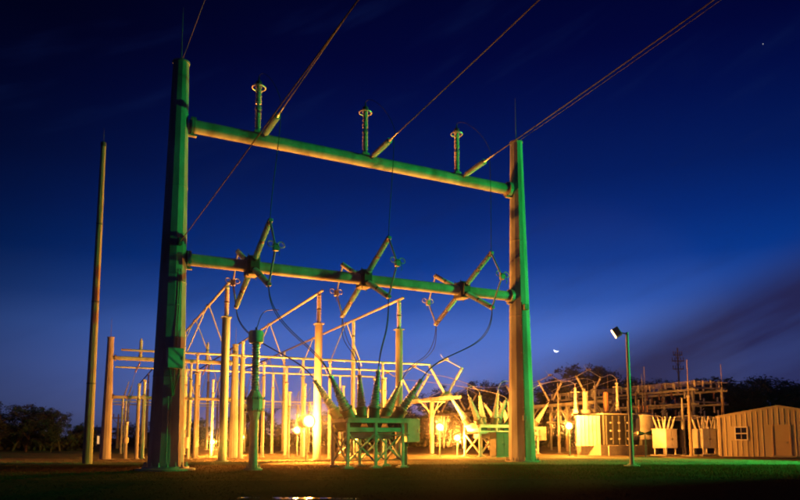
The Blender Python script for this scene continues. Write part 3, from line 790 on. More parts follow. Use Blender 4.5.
yard_lamp(652.5, 433, 50.5, 6500, 'small lit lamp in front of the grey regulator, turned to the hut', .15, face=(1, -.25, 0), lens='sodium_small', throw=(.85, .38, .22), omni=.10, cone=96)

# floodlight mast right of the H-frame, its head turned over the yard
B = G(632, 466.3)
t = thing('floodlight_mast', 'slim green-lit floodlight mast with a boxy head turned towards the yard', 'lamp post', B)
MB().lathe(B, UP, [(-.1, .4), (.06, .4), (.07, .34)], 18).build('foundation', 'concrete', t)
MB().tube(B + UP * .06, B + UP * 6.95, .115, .075, 14).build('pole', 'galvanised', t)
MB().tube(B + UP * .065, B + UP * .12, .22, n=14).build('base_plate', 'steel', t)
aim = Vector((-.80, .28, -.50)).normalized(); c = B + UP * 6.98 + Vector((-.48, .12, .0)); sd = aim.cross(UP).normalized(); up2 = sd.cross(aim)
MB().tube(B + UP * 6.85, c - aim * .05, .035, n=8).build('arm', 'steel', t)
hs = MB().box(c, (.62, .46, .34), (sd, up2, aim), .03).build('housing', 'dark_steel', t)
MB().box(c + aim * .19, (.58, .42, .05), (sd, up2, aim)).build('lens', 'flood_lens', t)
lamp_light(t, c + aim * .3, 11000, SODIUM, .2, spot=R(40), aim=Vector((-.955, .27, -.10)), blend=.5)

# street lamp standing outside the picture, whose green light falls on the verge and the frame
def street_lamp(P, H, power, colr, lens, label, reach, aim, spot):
    t = thing('street_lamp', label, 'street lamp', P)
    MB().lathe(P, UP, [(-.1, .35), (.06, .35), (.07, .3)], 16).build('foundation', 'concrete', t)
    MB().tube(P + UP * .06, P + UP * H, .11, .07, 12).build('pole', 'galvanised', t)
    e = P + UP * H + reach
    MB().path(bez(P + UP * (H - .1), P + UP * (H + .4), e - reach * .5 + UP * .4, e + UP * .05), .04, 8).build('arm', 'galvanised', t)
    MB().lathe(e + UP * .12, -UP, [(0, .08), (.08, .14), (.2, .28), (.24, .28)], 16).build('housing', 'steel', t)
    MB().lathe(e - UP * .10, -UP, [(0, .24), (.12, .2), (.2, .02)], 16).build('lens', lens, t)
    lamp_light(t, e - UP * .5, power, colr, .18, spot=spot, aim=aim, blend=.35)
    return t
street_lamp(Vector((36.0, 37.0, 0)), 11.0, 46000, MERCURY, 'mercury_lens', 'street lamp with a green mercury bulb beside the lane', Vector((-1.4, -.2, 0)), Vector((-.98, .085, -.20)), R(74))

# ================================================================== RIGHT YARD: switch rows
def make_vee(sp=1.4, hh=2.25):
    t = thing('upright_vee_switch', '', 'switch')
    MB().box((0, 0, .12), (.9, .4, .24), None, .03).box((0, 0, .3), (.44, .3, .2), None, .03).build('bearing_bracket', 'dark_steel', t, local=True)
    tips = []
    for sg in (-1, 1):
        p0 = Vector((.22 * sg, 0, .36)); p1 = Vector((sp * sg, 0, hh)); d = (p1 - p0).normalized(); m_ = (p0 + p1) / 2
        m = MB(); sheds(m, p0, m_ - d * .04, .08, .125, .085, 12); sheds(m, m_ + d * .04, p1 - d * .08, .075, .12, .085, 12)
        ar = m.build('insulator', 'porcelain_white', t, local=True)
        for f0, f1, fr_ in ((p0 - d * .1, p0 + d * .05, .11), (m_ - d * .05, m_ + d * .05, .10), (p1 - d * .09, p1 + d * .04, .10)): MB().tube(f0, f1, fr_, n=10).build('fitting', 'steel', ar, local=True)
        tips.append(p1 + d * .08)
    j = Vector((0, 0, hh + .72))
    for p in tips:
        MB().tube(p, j, .042, n=8).build('blade', 'aluminium', t, local=True)
        MB().box(p, (.2, .16, .14), None, .02).build('terminal_pad', 'steel', t, local=True)
    ct = MB().box(j, (.26, .2, .2), None, .03).build('contact', 'steel', t, local=True)
    for sy in (-1, 1): MB().ring(j + Vector((0, .18 * sy, .06)), (.2, 0, 1), .13, .024, 14).build('corona_ring', 'aluminium', ct, local=True)
    MB().path(bez(j, j + Vector((-.2, 0, .1)), j + Vector((-.4, 0, .15)), j + Vector((-.5, 0, .42)), 8), .015).build('arcing_horn', 'aluminium', ct, local=True)
    return t
vee0 = make_vee(); vfirst = [True]
def place_vee(P, label):
    if vfirst[0]: o = vee0; vfirst[0] = False
    else: o = copy_tree(vee0)
    o.location = P; o.rotation_euler = (0, 0, YA)
    return tag(o, label, 'switch', 'upright vee switches')
def switch_row(P0, spans, Z, label, cols, vlabels, a0=-1.6, a1=None, brace=True):
    """a lattice walk of rails along the yard's depth, on columns with knee braces"""
    a1 = a1 if a1 is not None else spans[-1] + 1.6
    t = thing('switch_stand', label, 'frame', P0, group='switch stands')
    for s in (-.42, .42):
        MB().box(P0 + D * ((a0 + a1) / 2) + A * s + UP * (Z - .12), (.14, a1 - a0, .24), (A, D, UP)).build('rail', 'galvanised', t)
    n = int((a1 - a0) / 1.1)
    for i in range(n + 1):
        q = P0 + D * (a0 + .1 + (a1 - a0 - .2) * i / n) + UP * (Z - .06)
        MB().box(q, (.70, .08, .08), (A, D, UP)).build('cross_tie', 'galvanised', t)
        if i < n:
            q2 = P0 + D * (a0 + .1 + (a1 - a0 - .2) * (i + 1) / n) + UP * (Z - .16); sg = 1 if i % 2 else -1
            MB().angle(q + A * (.34 * sg) - UP * .1, q2 - A * (.34 * sg), .05).build('lacing', 'galvanised', t)
    for c in cols:
        q = P0 + D * c
        MB().box(q + UP * .04, (.7, .7, .14), (A, D, UP), .02).build('foundation', 'concrete', t)
        MB().box(q + UP * ((Z - .25) / 2 + .1), (.26, .26, Z - .45), (A, D, UP), .02).build('column', 'galvanised', t)
        if brace:
            for sg in (-1, 1):
                MB().angle(q + UP * (Z - 1.75), q + D * (1.35 * sg) + UP * (Z - .25), .08).build('knee_brace', 'galvanised', t)
                MB().angle(q + UP * (Z - 1.3), q + A * (1.15 * sg) + UP * (Z - .22), .08).build('knee_brace', 'galvanised', t)
            MB().box(q + UP * (Z - .28), (2.5, .12, .10), (A, D, UP)).build('cross_arm', 'galvanised', t)
    for s, lb in zip(spans, vlabels): place_vee(P0 + D * s + UP * Z, lb)
    return t
ZS = 4.75
V1 = S1 + D * 7.4 + A * 18.7
switch_row(V1, [0, 6, 12], ZS, 'switch stand of lit rails and knee braces behind the breaker cabinet', [2.6, 9.2],
           ['upright vee switch joined to the front low bus tube', 'upright vee switch joined to the middle low bus tube', 'upright vee switch joined to the rear low bus tube'])
V5 = gx(591, 65.0)
switch_row(V5, [0, 6, 12], ZS + .15, 'switch stand of lit rails beside the bright radiator bank', [-2.2, 3.4, 9.5],
           ['upright vee switch over the rail end nearest the radiator bank', 'upright vee switch in the middle of the stand by the radiator bank', 'upright vee switch partly behind the pole beside the floodlight mast'], a0=-2.6)
V2 = gx(467, 84.0)
switch_row(V2, [0, 7], ZS - .2, 'small far switch stand behind the overlit white breaker', [1, 6],
           ['far upright vee switch above the overlit white breaker', 'farthest upright vee switch, behind the stand by the breaker cabinet'])
# leads between switch tips and breaker bushings
br2 = copy_tree(br); BR2 = gx(489, 52.0); br2.location = BR2 + UP * .08; br2.rotation_euler = (0, 0, R(24))
tag(br2, 'overlit white circuit breaker with fanned bushings close by two floodlights', 'circuit breaker')
br['group'] = br2['group'] = 'dead-tank circuit breakers'
white = MB  # the copied breaker gets white versions of its materials
for ch in [x for x in bpy.data.objects if x.parent == br2]:
    if ch.type == 'MESH':
        nm = ch.data.materials[0].name
        if nm in ('cabinet_paint', 'tank_paint', 'porcelain'):
            ch.data = ch.data.copy(); ch.data.materials[0] = MAT['porcelain_white' if nm == 'porcelain' else 'white_paint']
br3 = copy_tree(br2); br3.location = gx(517, 60.5) + UP * .08
tag(br3, 'rear white circuit breaker mostly hidden by the pole beside the floodlight mast', 'circuit breaker', 'dead-tank circuit breakers')
def b2(p): return BR2 + UP * .08 + Matrix.Rotation(R(24), 3, 'Z') @ p
for i in range(3):
    tip, ax = tips[i * 2 + 1]; p3 = b2(tip); a3 = Matrix.Rotation(R(24), 3, 'Z') @ ax
    p0 = V1 + D * (6 * i) + A * 1.45 + UP * (ZS + 2.3)
    o = MB().path(bez(p0, p0 + A * .8 + UP * .15, p3 + a3 * .8, p3), .024, 6).build('lead_cable', 'aluminium')
    tag(o, 'pale lead sagging to white breaker from vee switch of %s low bus tube' % LOWN[i], 'cable', 'pale leads')
for i in range(3):
    tip, ax = tips[i * 2]; p3 = b2(tip); a3 = Matrix.Rotation(R(24), 3, 'Z') @ ax
    p0 = V5 + D * (6 * (2 - i)) - A * 1.45 + UP * (ZS + 2.45)
    o = MB().path(bez(p3, p3 + a3 * 1.6, p0 - A * 3.0 - UP * .8, p0), .024, 6).build('lead_cable', 'aluminium')
    tag(o, 'pale lead swooping from white breaker to the %s switch near the radiators' % ('far', 'middle', 'near')[i], 'cable', 'pale leads')

# grey relay kiosk beside the right pole
P = gx(500.5, 50.5)
t = thing('relay_kiosk', 'olive grey relay kiosk half hidden by the pole beside the floodlight mast', 'cabinet', P)
MB().box(P + UP * .06, (1.5, 1.1, .16), (A, D, UP)).build('plinth', 'concrete', t)
kb = MB().box(P + UP * .98, (1.25, .9, 1.68), (A, D, UP), .02).build('body', 'tank_paint', t)
MB().box(P + UP * 1.86, (1.37, 1.02, .08), (A, D, UP), .02).build('roof', 'tank_paint', t)
for sg in (-1, 1):
    MB().box(P + A * (.3 * sg) - D * .46 + UP * .98, (.55, .02, 1.5), (A, D, UP)).build('door', 'tank_paint', t)
    MB().box(P + A * (.07 * sg) - D * .48 + UP * 1.0, (.03, .03, .16), (A, D, UP)).build('door_handle', 'dark_steel', t)

RK_LOC = gx(725, 63.0)
# ------------------------------------------------------------------ main power transformer
B = gx(611, 57.5)
pt = thing('power_transformer', 'large power transformer with a glaring white radiator bank and tall bushings', 'transformer', B)
MB().box(B + UP * .45, (4.6, 3.0, .86), (A, D, UP), .03).build('plinth', 'concrete', pt)
MB().box(B + UP * 2.15, (3.1, 2.1, 2.5), (A, D, UP), .05).build('tank', 'tank_paint', pt)
MB().box(B + UP * 3.42, (3.3, 2.3, .1), (A, D, UP), .02).build('tank_lid', 'white_paint', pt)
for k in range(5):
    MB().box(B + A * (-1.3 + .65 * k) - D * 1.1 + UP * 2.1, (.10, .14, 2.3), (A, D, UP)).build('stiffener', 'tank_paint', pt)
for r_ in range(3):
    for k in range(3): MB().tube(B + A * (-.9 + .85 * k) - D * 1.04 + UP * (1.4 + .65 * r_), B + A * (-.9 + .85 * k) - D * 1.22 + UP * (1.4 + .65 * r_), .08, n=8).build('valve', 'white_paint', pt)
for k in range(4):                                     # pit wall panels in front
    MB().box(B + A * (-1.55 + .98 * k) - D * 2.05 + UP * .44, (.88, .16, .84), (A, D, UP), .02).build('pit_panel', 'concrete', pt)
    MB().box(B + A * (-1.06 + .98 * k) - D * 2.02 + UP * .46, (.08, .24, .90), (A, D, UP)).build('pit_post', 'concrete', pt)
RB = gx(590, 55.6)                                     # radiator bank, fins side by side facing the lamp
for k in range(6):
    x = -.82 + .328 * k
    q = RB + Vector((x, .06 * k, 2.05))
    MB().box(q, (.30, .07, 2.45), None, .02).box(q + Vector((0, .14, 0)), (.28, .05, 2.4), None, .02).box(q + Vector((0, .28, 0)), (.28, .05, 2.4), None, .02).build('radiator_fin', 'white_paint', pt)
for z in (.95, 3.15):
    MB().tube(RB + Vector((-.95, .45, z)), RB + Vector((1.05, .75, z)), .09, n=10).tube(RB + Vector((.3, .6, z)), B + UP * z - D * .9, .09, n=10).build('header_pipe', 'white_paint', pt)
def tall_bushing(P, h0, h1, r, m='porcelain_white', disc=True):
    mb = MB(); sheds(mb, P + UP * h0, P + UP * h1, r * .66, r, .085, 12, .8); b = mb.build('bushing', m, pt)
    MB().tube(P + UP * (h0 - .3), P + UP * h0, r * 1.25, n=12).build('turret', 'white_paint', b); MB().tube(P + UP * h1, P + UP * (h1 + .10), r * .9, n=10).tube(P + UP * (h1 + .1), P + UP * (h1 + .4), .03, n=6).build('fitting', 'aluminium', b)
    if disc: MB().ring(P + UP * (h1 - .25), (0, 0, 1), r + .2, .03, 16).build('grading_ring', 'aluminium', b)
for px, Y, py0, py1, r in ((577, 56.0, 410, 389, .16), (597, 59.5, 409, 387, .16), (619.5, 57.5, 408, 384, .15), (631.5, 60, 408, 386, .13)):
    P = gx(px, Y); z0, z1 = at(px, py0, Y).z, at(px, py1, Y).z; tall_bushing(P, max(z0, 3.75), z1, r)
P = gx(587, 57.2); tall_bushing(P, 3.8, at(587, 393, 57.2).z, .30, disc=False)
P = gx(608, 58.0); MB().tube(P + UP * 3.5, P + UP * 5.3, .22, .22, 16).build('oil_column', 'porcelain_brown', pt)
cq = B + D * .6 + UP * 4.3
MB().box(B + A * 2.0 - D * .4 + UP * 1.9, (.5, .8, 1.2), (A, D, UP), .02).build('control_cabinet', 'cabinet_paint', pt)

TB = [gx(577, 56.0) + UP * (at(577, 389, 56.0).z + .4), gx(597, 59.5) + UP * (at(597, 387, 59.5).z + .4), gx(619.5, 57.5) + UP * (at(619.5, 384, 57.5).z + .4)]
for i, p in enumerate(TB):
    q = V5 + D * (6 * (2 - i)) + A * 1.45 + UP * (ZS + 2.45)
    o = MB().path(bez(q, q + A * .9 + UP * .1, p + UP * .7 - A * .8, p), .022, 6).build('lead_cable', 'aluminium')
    tag(o, 'pale lead arching from the %s switch to a tall transformer bushing' % ('far', 'middle', 'near')[i], 'cable', 'pale leads')
    e = RK_LOC + A * (-3.6 + 1.2 * i) + D * (20 - 2 * i) + UP * 6.6
    o = MB().path(bez(p, p + UP * .4 + A * 1.5, e - A * 2 + UP * .3, e), .02, 6).build('lead_cable', 'aluminium')
    tag(o, 'thin lead from the %s tall transformer bushing to the bus rack' % ('radiator-side', 'middle', 'mast-side')[i], 'cable', 'rack leads')
# second, greyer unit: regulator
B = gx(645, 58.0)
t = thing('voltage_regulator', 'grey voltage regulator with one pale fin panel behind the floodlight mast', 'transformer', B)
MB().box(B + UP * .06, (2.2, 1.8, .18), (A, D, UP)).build('plinth', 'concrete', t)
MB().box(B + UP * .75, (1.7, 1.3, 1.2), (A, D, UP), .03).build('base_cabinet', 'tank_paint', t)
MB().tube(B + UP * 1.36, B + UP * 3.3, .78, n=24).build('tank', 'cabinet_paint', t)
MB().lathe(B + UP * 3.3, UP, [(0, .82), (.08, .82), (.2, .6), (.24, .1)], 24).build('tank_lid', 'cabinet_paint', t)
for k in range(4): MB().box(B - A * .98 - D * (.3 - .16 * k) + UP * 2.35, (.36, .04, 1.5), (A, D, UP)).build('radiator_fin', 'white_paint', t)
for k in range(3):
    q = B + A * (-.45 + .45 * k); m = MB(); sheds(m, q + UP * 3.5, q + UP * 4.2, .07, .12, .08, 10); m.build('bushing', 'porcelain_brown', t)

# ------------------------------------------------------------------ feeder breakers
def make_feeder():
    t = thing('feeder_breaker', '', 'circuit breaker')
    for x in (-.55, .55):
        for y in (-.5, .5): MB().box((x, y, .3), (.09, .09, .62)).build('leg', 'white_paint', t, local=True)
    MB().box((0, 0, .06), (1.7, 1.5, .12), None, .02).build('plinth', 'concrete', t, local=True)
    c = MB().box((0, 0, 1.32), (1.36, 1.25, 1.44), None, .02).build('cabinet', 'white_paint', t, local=True)
    for sg in (-1, 1):
        MB().box((.33 * sg, -.632, 1.32), (.62, .015, 1.34)).build('door', 'white_paint', c, local=True)
        MB().box((.08 * sg, -.65, 1.3), (.03, .03, .14)).build('door_handle', 'dark_steel', c, local=True)
    MB().box((0, 0, 2.07), (1.48, 1.37, .06), None, .02).build('roof', 'white_paint', t, local=True)
    for k in (-1, 0, 1):
        for sy in (-1, 1):
            ax = Vector((.16 * k, .28 * sy, 1)).normalized(); p = Vector((.42 * k, .32 * sy, 2.1))
            m = MB(); sheds(m, p, p + ax * .75, .07, .115, .075, 10, .7); b = m.build('bushing', 'porcelain_white', t, local=True)
            MB().tube(p + ax * .75, p + ax * .98, .03, n=6).build('terminal', 'aluminium', b, local=True)
    return t
fb = make_feeder(); fb.location = gx(665.5, 54.0) + UP * .08; fb.rotation_euler = (0, 0, R(32))
tag(fb, 'pale feeder breaker cabinet on legs beside the lit steel post', 'circuit breaker', 'feeder breakers')
f2 = copy_tree(fb); f2.location = gx(704.5, 54.0) + UP * .08; f2.rotation_euler = (0, 0, R(20))
tag(f2, 'tan-lit feeder breaker cabinet with six bushings between the thin mast and the hut', 'circuit breaker', 'feeder breakers')
f3 = copy_tree(fb); f3.location = gx(717.0, 56.5) + UP * .08; f3.rotation_euler = (0, 0, R(20))
tag(f3, 'shaded feeder breaker cabinet right against the hut wall', 'circuit breaker', 'feeder breakers')

# steel post and thin masts
def mast(px, Y, top_py, r0, r1, label, m='galvanised', name='thin_mast', cat='mast'):
    P = gx(px, Y); H = at(px, top_py, Y).z
    t = thing(name, label, cat, P)
    MB().tube(P + UP * .02, P + UP * (H * .62), r0, r0 * .9, 12).build('pole', m, t)
    MB().tube(P + UP * (H * .62), P + UP * H, r1, r1 * .5, 8).build('spire', m, t)
    MB().lathe(P, UP, [(-.1, r0 * 3), (.14, r0 * 3), (.15, r0 * 2.6)], 14).build('foundation', 'concrete', t)
    MB().tube(P + UP * (H * .61), P + UP * (H * .635), r0 * 1.3, n=12).build('collar', 'steel', t)
    return t
mast(684.5, 55.0, 398, .155, .12, 'stout amber-lit steel post between two feeder breaker cabinets', name='steel_post', cat='post')
mast(691.5, 53.0, 360, .13, .05, 'dark thin mast beside the stout amber-lit post', 'wood_pole')
mast(725.5, 60.5, 364, .14, .05, 'thin mast rising behind the corner of the hut', 'wood_pole')
mast(647.5, 62.0, 367, .12, .05, 'thicker of two thin masts behind the regulator')
mast(644.8, 66.0, 374, .07, .04, 'thinner of two thin masts behind the regulator')
mast(589.5, 78.0, 377, .09, .04, 'short thin mast behind the radiator bank')
mast(610.0, 72.0, 373, .10, .05, 'brown mast behind the tall transformer bushings', 'wood_pole')
mast(559.5, 63.0, 383, .13, .07, 'steel mast beside the stand by the radiator bank')

# ------------------------------------------------------------------ low-voltage bus rack
RK = gx(725, 63.0)
rk = thing('bus_rack', 'long low steel bus rack crowded with small insulators behind the feeder breakers', 'frame', RK)
pin = MB(); sheds(pin, (0, 0, 0), (0, 0, .62), .06, .125, .10, 8); pin_me = pin.mesh('pin_insulator', 'porcelain_white'); pin_m2 = pin_me.copy(); pin_m2.materials[0] = MAT['porcelain_brown']
rr = random.Random(12)
for row, offa in enumerate((0.0, -3.6)):
    for tt in (0, 7.0, 14.0, 21.0):
        q = RK + A * offa + D * tt
        MB().box(q + UP * 3.0, (.20, .20, 6.1), (A, D, UP), .02).build('column', 'galvanised', rk)
        MB().box(q + UP * .05, (.6, .6, .14), (A, D, UP)).build('foundation', 'concrete', rk)
    for z in (3.3, 4.5, 5.75):
        for s in (-.18, .18):
            MB().box(RK + A * (offa + s) + D * 10.5 + UP * z, (.07, 22.0, .16), (A, D, UP)).build('beam', 'galvanised', rk)
        for i in range(20):
            q = RK + A * offa + D * (.3 + 1.07 * i) + UP * z
            sg = 1 if i % 2 else -1
            MB().angle(q + A * (.16 * sg), q + D * 1.0 - A * (.16 * sg), .04).build('lacing', 'galvanised', rk)
        for i in range(14):
            o = link('pin_insulator', pin_me if rr.random() < .7 else pin_m2, rk); o.location = A * offa + D * (.5 + 1.55 * i) + UP * (z + .09)
            if rr.random() < .55:
                o = link('pin_insulator', pin_m2 if rr.random() < .5 else pin_me, rk); o.location = A * offa + D * (.9 + 1.55 * i) + UP * (z - .10); o.rotation_euler = (math.pi, 0, 0)
for tt in (0, 3.5, 7.0, 10.5, 14.0, 17.5, 21.0):
    for z in (4.68, 5.95):
        MB().box(RK - A * 1.8 + D * tt + UP * z, (4.6, .10, .14), (A, D, UP)).build('cross_beam', 'galvanised', rk)
    for k in range(4):
        o = link('pin_insulator', pin_me, rk); o.location = D * tt + A * (-3.3 + k) + UP * 6.03
for k in range(6):
    q = RK + A * (-3.9 + .84 * k) + UP * 6.5
    MB().tube(q - D * .5, q + D * 22, .03, n=6).build('bus_wire', 'aluminium', rk)
for i in range(18):                                    # disconnect blades and drop leads
    q = RK + A * (0.0 if i % 2 else -3.6) + D * (1.0 + 1.15 * i)
    MB().angle(q - D * .35 + UP * 4.2 - A * .3, q + D * .35 + UP * 3.85 - A * .3, .05).build('switch_blade', 'aluminium', rk)
    MB().path(bez(q + UP * 4.4 - A * .2, q + UP * 3.9 - A * .6, q + UP * 3.7 - A * .5, q + UP * 3.45 - A * .2, 8), .02).build('drop_lead', 'aluminium', rk)
for k, f in enumerate((fb, f2, f3)):
    for j in range(3):
        p = f.location + Matrix.Rotation(f.rotation_euler.z, 3, 'Z') @ Vector((.50 * (j - 1), .6, 2.98)); e = RK + A * -3.7 + D * (1 + 5.5 * (2 - k) + .9 * j) + UP * 3.35
        o = MB().path(bez(p, p + UP * .7 + D * .2, e - UP * .9 - D * .5, e), .022, 6).build('lead_cable', 'aluminium')
        tag(o, 'curved pale lead from the bus rack to the ' + ('feeder cabinet beside the lit steel post', 'feeder cabinet between mast and hut', 'feeder cabinet against the hut')[k], 'cable', 'feeder leads')

# ================================================================== HUT
HX0, HX1, HY, HD = 24.30, 32.1, 52.7, 9.0; EAVE, PEAK = 3.10, 3.80; XM = (HX0 + HX1) / 2
hut = thing('equipment_hut', 'tan ribbed metal equipment hut with a low gable, door and small window', 'hut', (HX0, HY, 0), R(-25))
def roofz(x): return PEAK - (PEAK - EAVE) * abs(x - XM) / (XM - HX0)
core = MB()
k = 0
pf = [(HX0, 0.0), (HX1, 0.0), (HX1, EAVE), (XM, PEAK), (HX0, EAVE)]
for y in (HY + .06, HY + HD):
    for x, z in pf: core.v.append(Vector((x, y, z - (.02 if z > 0 else 0))))
core.f = [(0, 1, 2, 3, 4), (9, 8, 7, 6, 5), (0, 5, 6, 1), (1, 6, 7, 2), (2, 7, 8, 3), (3, 8, 9, 4), (4, 9, 5, 0)]
core.build('wall', 'tan_metal', hut, smooth=0)
WX0, WX1, WZ0, WZ1 = 25.30, 26.18, 1.32, 2.28            # window
DX0, DX1, DZ = 27.80, 28.95, 2.35                        # door
def panel(x0, x1, z0, z1f):                             # one ribbed sheet: flat pan with a raised rib on its left edge
    m = MB(); r = .07
    def z1(x): return z1f(x)
    pr = [(x0, .0), (x0 + .03, -.045), (x0 + r, -.045), (x0 + r + .03, 0.0), (x1, 0.0)]
    for x, d in pr:
        m.v.append(Vector((x, HY + .055 + d, z0))); m.v.append(Vector((x, HY + .055 + d, z1(x))))
    for i in range(len(pr) - 1): m.f.append((2 * i, 2 * i + 2, 2 * i + 3, 2 * i + 1))
    return m
x = HX0; pw = .355
while x < HX1 - .05:
    x1 = min(x + pw, HX1)
    if x1 > WX0 - .06 and x < WX1 + .06:
        panel(x, x1, 0.04, lambda q: WZ0 - .07).build('wall_panel', 'tan_metal', hut, smooth=0)
        panel(x, x1, WZ1 + .07, lambda q: roofz(q) - .03).build('wall_panel', 'tan_metal', hut, smooth=0)
    elif x1 > DX0 - .06 and x < DX1 + .06:
        panel(x, x1, DZ + .09, lambda q: roofz(q) - .03).build('wall_panel', 'tan_metal', hut, smooth=0)
    else:
        panel(x, x1, 0.04, lambda q: roofz(q) - .03).build('wall_panel', 'tan_metal', hut, smooth=0)
    x += pw
for xa, xb in ((HX0 - .28, XM), (XM, HX1 + .28)):
    m = MB(); za, zb = roofz(xa), roofz(xb)
    for y in (HY - .16, HY + HD + .2):
        for q, z in ((xa, za), (xb, zb), (xb, zb + .07), (xa, za + .07)): m.v.append(Vector((q, y, z)))
    m.f = [(0, 1, 2, 3), (7, 6, 5, 4), (0, 4, 5, 1), (1, 5, 6, 2), (2, 6, 7, 3), (3, 7, 4, 0)]
    m.build('roof', 'roof_metal', hut, smooth=0)
    m = MB()                                             # fascia trim under the roof edge
    for y in (HY - .08, HY + .005):
        for q, z in ((xa + .05, roofz(xa + .05) - .11), (xb, zb - .11), (xb, zb - .004), (xa + .05, roofz(xa + .05) - .004)): m.v.append(Vector((q, y, z)))
    m.f = [(0, 1, 2, 3), (7, 6, 5, 4), (0, 4, 5, 1), (1, 5, 6, 2), (2, 6, 7, 3), (3, 7, 4, 0)]
    m.build('fascia', 'tan_metal', hut, smooth=0)
MB().box((HX0 - .01, HY + .03, EAVE / 2), (.14, .16, EAVE - .1)).build('corner_trim', 'tan_metal', hut)
MB().box((HX0 - .11, HY + .4, EAVE - .05), (.14, 1.0, .14)).build('gutter', 'trim_white', hut)
MB().tube((HX0 - .12, HY + .05, EAVE - .1), (HX0 - .12, HY + .05, .15), .05, n=8).build('downpipe', 'trim_white', hut)
wn = MB(); wc = ((WX0 + WX1) / 2, HY + .01, (WZ0 + WZ1) / 2); ww, wh = WX1 - WX0, WZ1 - WZ0
wo = MB().box((wc[0], HY + .044, wc[2]), (ww - .1, .02, wh - .1)).build('window', 'glass_dark', hut)
for dx in (-1, 1): MB().box((wc[0] + dx * (ww / 2 - .03), HY + .01, wc[2]), (.09, .13, wh + .06)).build('frame', 'trim_white', wo)
for z in (WZ0, wc[2], WZ1): MB().box((wc[0], HY + .012, z), (ww - .03, .11, .085)).build('frame', 'trim_white', wo)
MB().box((wc[0], HY + .03, WZ0 + wh * .75), (.03, .05, wh / 2 - .1)).box((wc[0], HY + .03, WZ0 + wh * .25), (.03, .05, wh / 2 - .1)).build('glazing_bar', 'trim_white', wo)
do = MB().box(((DX0 + DX1) / 2, HY + .06, DZ / 2 + .05), (DX1 - DX0 - .10, .05, DZ - .08)).build('door', 'door_paint', hut)
for q in (DX0, DX1): MB().box((q, HY + .03, DZ / 2 + .03), (.10, .14, DZ + .02)).build('door_frame', 'door_paint', do)
MB().box(((DX0 + DX1) / 2, HY + .03, DZ + .05), (DX1 - DX0 + .10, .15, .10)).build('door_frame', 'door_paint', do)
MB().box((DX1 - .22, HY + .02, 1.12), (.05, .06, .16)).tube((DX1 - .22, HY + .0, 1.12), (DX1 - .36, HY + .0, 1.12), .015, n=6).build('door_handle', 'steel', do)
MB().box((XM, HY + .02, .02), (HX1 - HX0 + .1, .14, .16)).build('base_trim', 'concrete', hut)
MB().box(((DX0 + DX1) / 2, HY - .5, .12), (1.5, .8, .10)).build('doorstep', 'concrete', hut)

# ================================================================== FAR THINGS
def crossarm_pole(px, Y, top, label, arms, lattice=False):
    P = gx(px, Y); H = at(px, top, Y).z
    t = thing('line_pole', label, 'pole', P)
    MB().tube(P, P + UP * H, .22, .10, 10).build('pole', 'wood_pole', t)
    for a_py, half in arms:
        z = at(px, a_py, Y).z
        MB().box(P + UP * z, (half * 2, .14, .16)).build('cross_arm', 'wood_pole', t)
        for sg in (-.9, -.45, .45, .9):
            m = MB(); sheds(m, P + UP * (z + .1) + Vector((half * sg, 0, 0)), P + UP * (z + .55) + Vector((half * sg, 0, 0)), .05, .10, .12, 8); m.build('pin_insulator', 'porcelain_brown', t)
        for sg in (-1, 1): MB().angle(P + UP * (z - .9), P + UP * z + Vector((half * .55 * sg, 0, 0)), .06).build('brace', 'wood_pole', t)
    return t
crossarm_pole(682, 105, 348, 'dark line pole with three short crossarms against the sky beyond the bus rack', ((355, .7), (361, .95), (369, .85)))
crossarm_pole(117, 95, 414, 'small dark line pole with one wide crossarm near the low H-frame', ((418, 1.5),))
crossarm_pole(96, 160, 425, 'tiny far line pole beyond the lightning mast', ((429, 1.6),))
# far lit house
P = gx(97.5, 190)
t = thing('far_house', 'tiny far house with a lit front beyond the lightning mast', 'house', P)
MB().box(P + UP * 1.4, (5.5, 6, 2.8)).build('wall', 'trim_white', t)
m = MB()
for y in (-3.3, 3.3):
    for x_, z in ((-3.1, 2.7), (3.1, 2.7), (0, 4.6)): m.v.append(P + Vector((x_, y, z)))
m.f = [(0, 1, 2), (5, 4, 3), (0, 3, 4, 1), (1, 4, 5, 2), (2, 5, 3, 0)]; m.build('roof', 'dark_steel', t, smooth=0)
MB().box(P + Vector((-1.3, -3.02, 1.4)), (1.1, .06, 1.2)).build('window', 'window_glow', t)
MB().box(P + Vector((1.2, -3.02, 1.1)), (1.0, .06, 2.1)).build('window', 'window_glow', t)

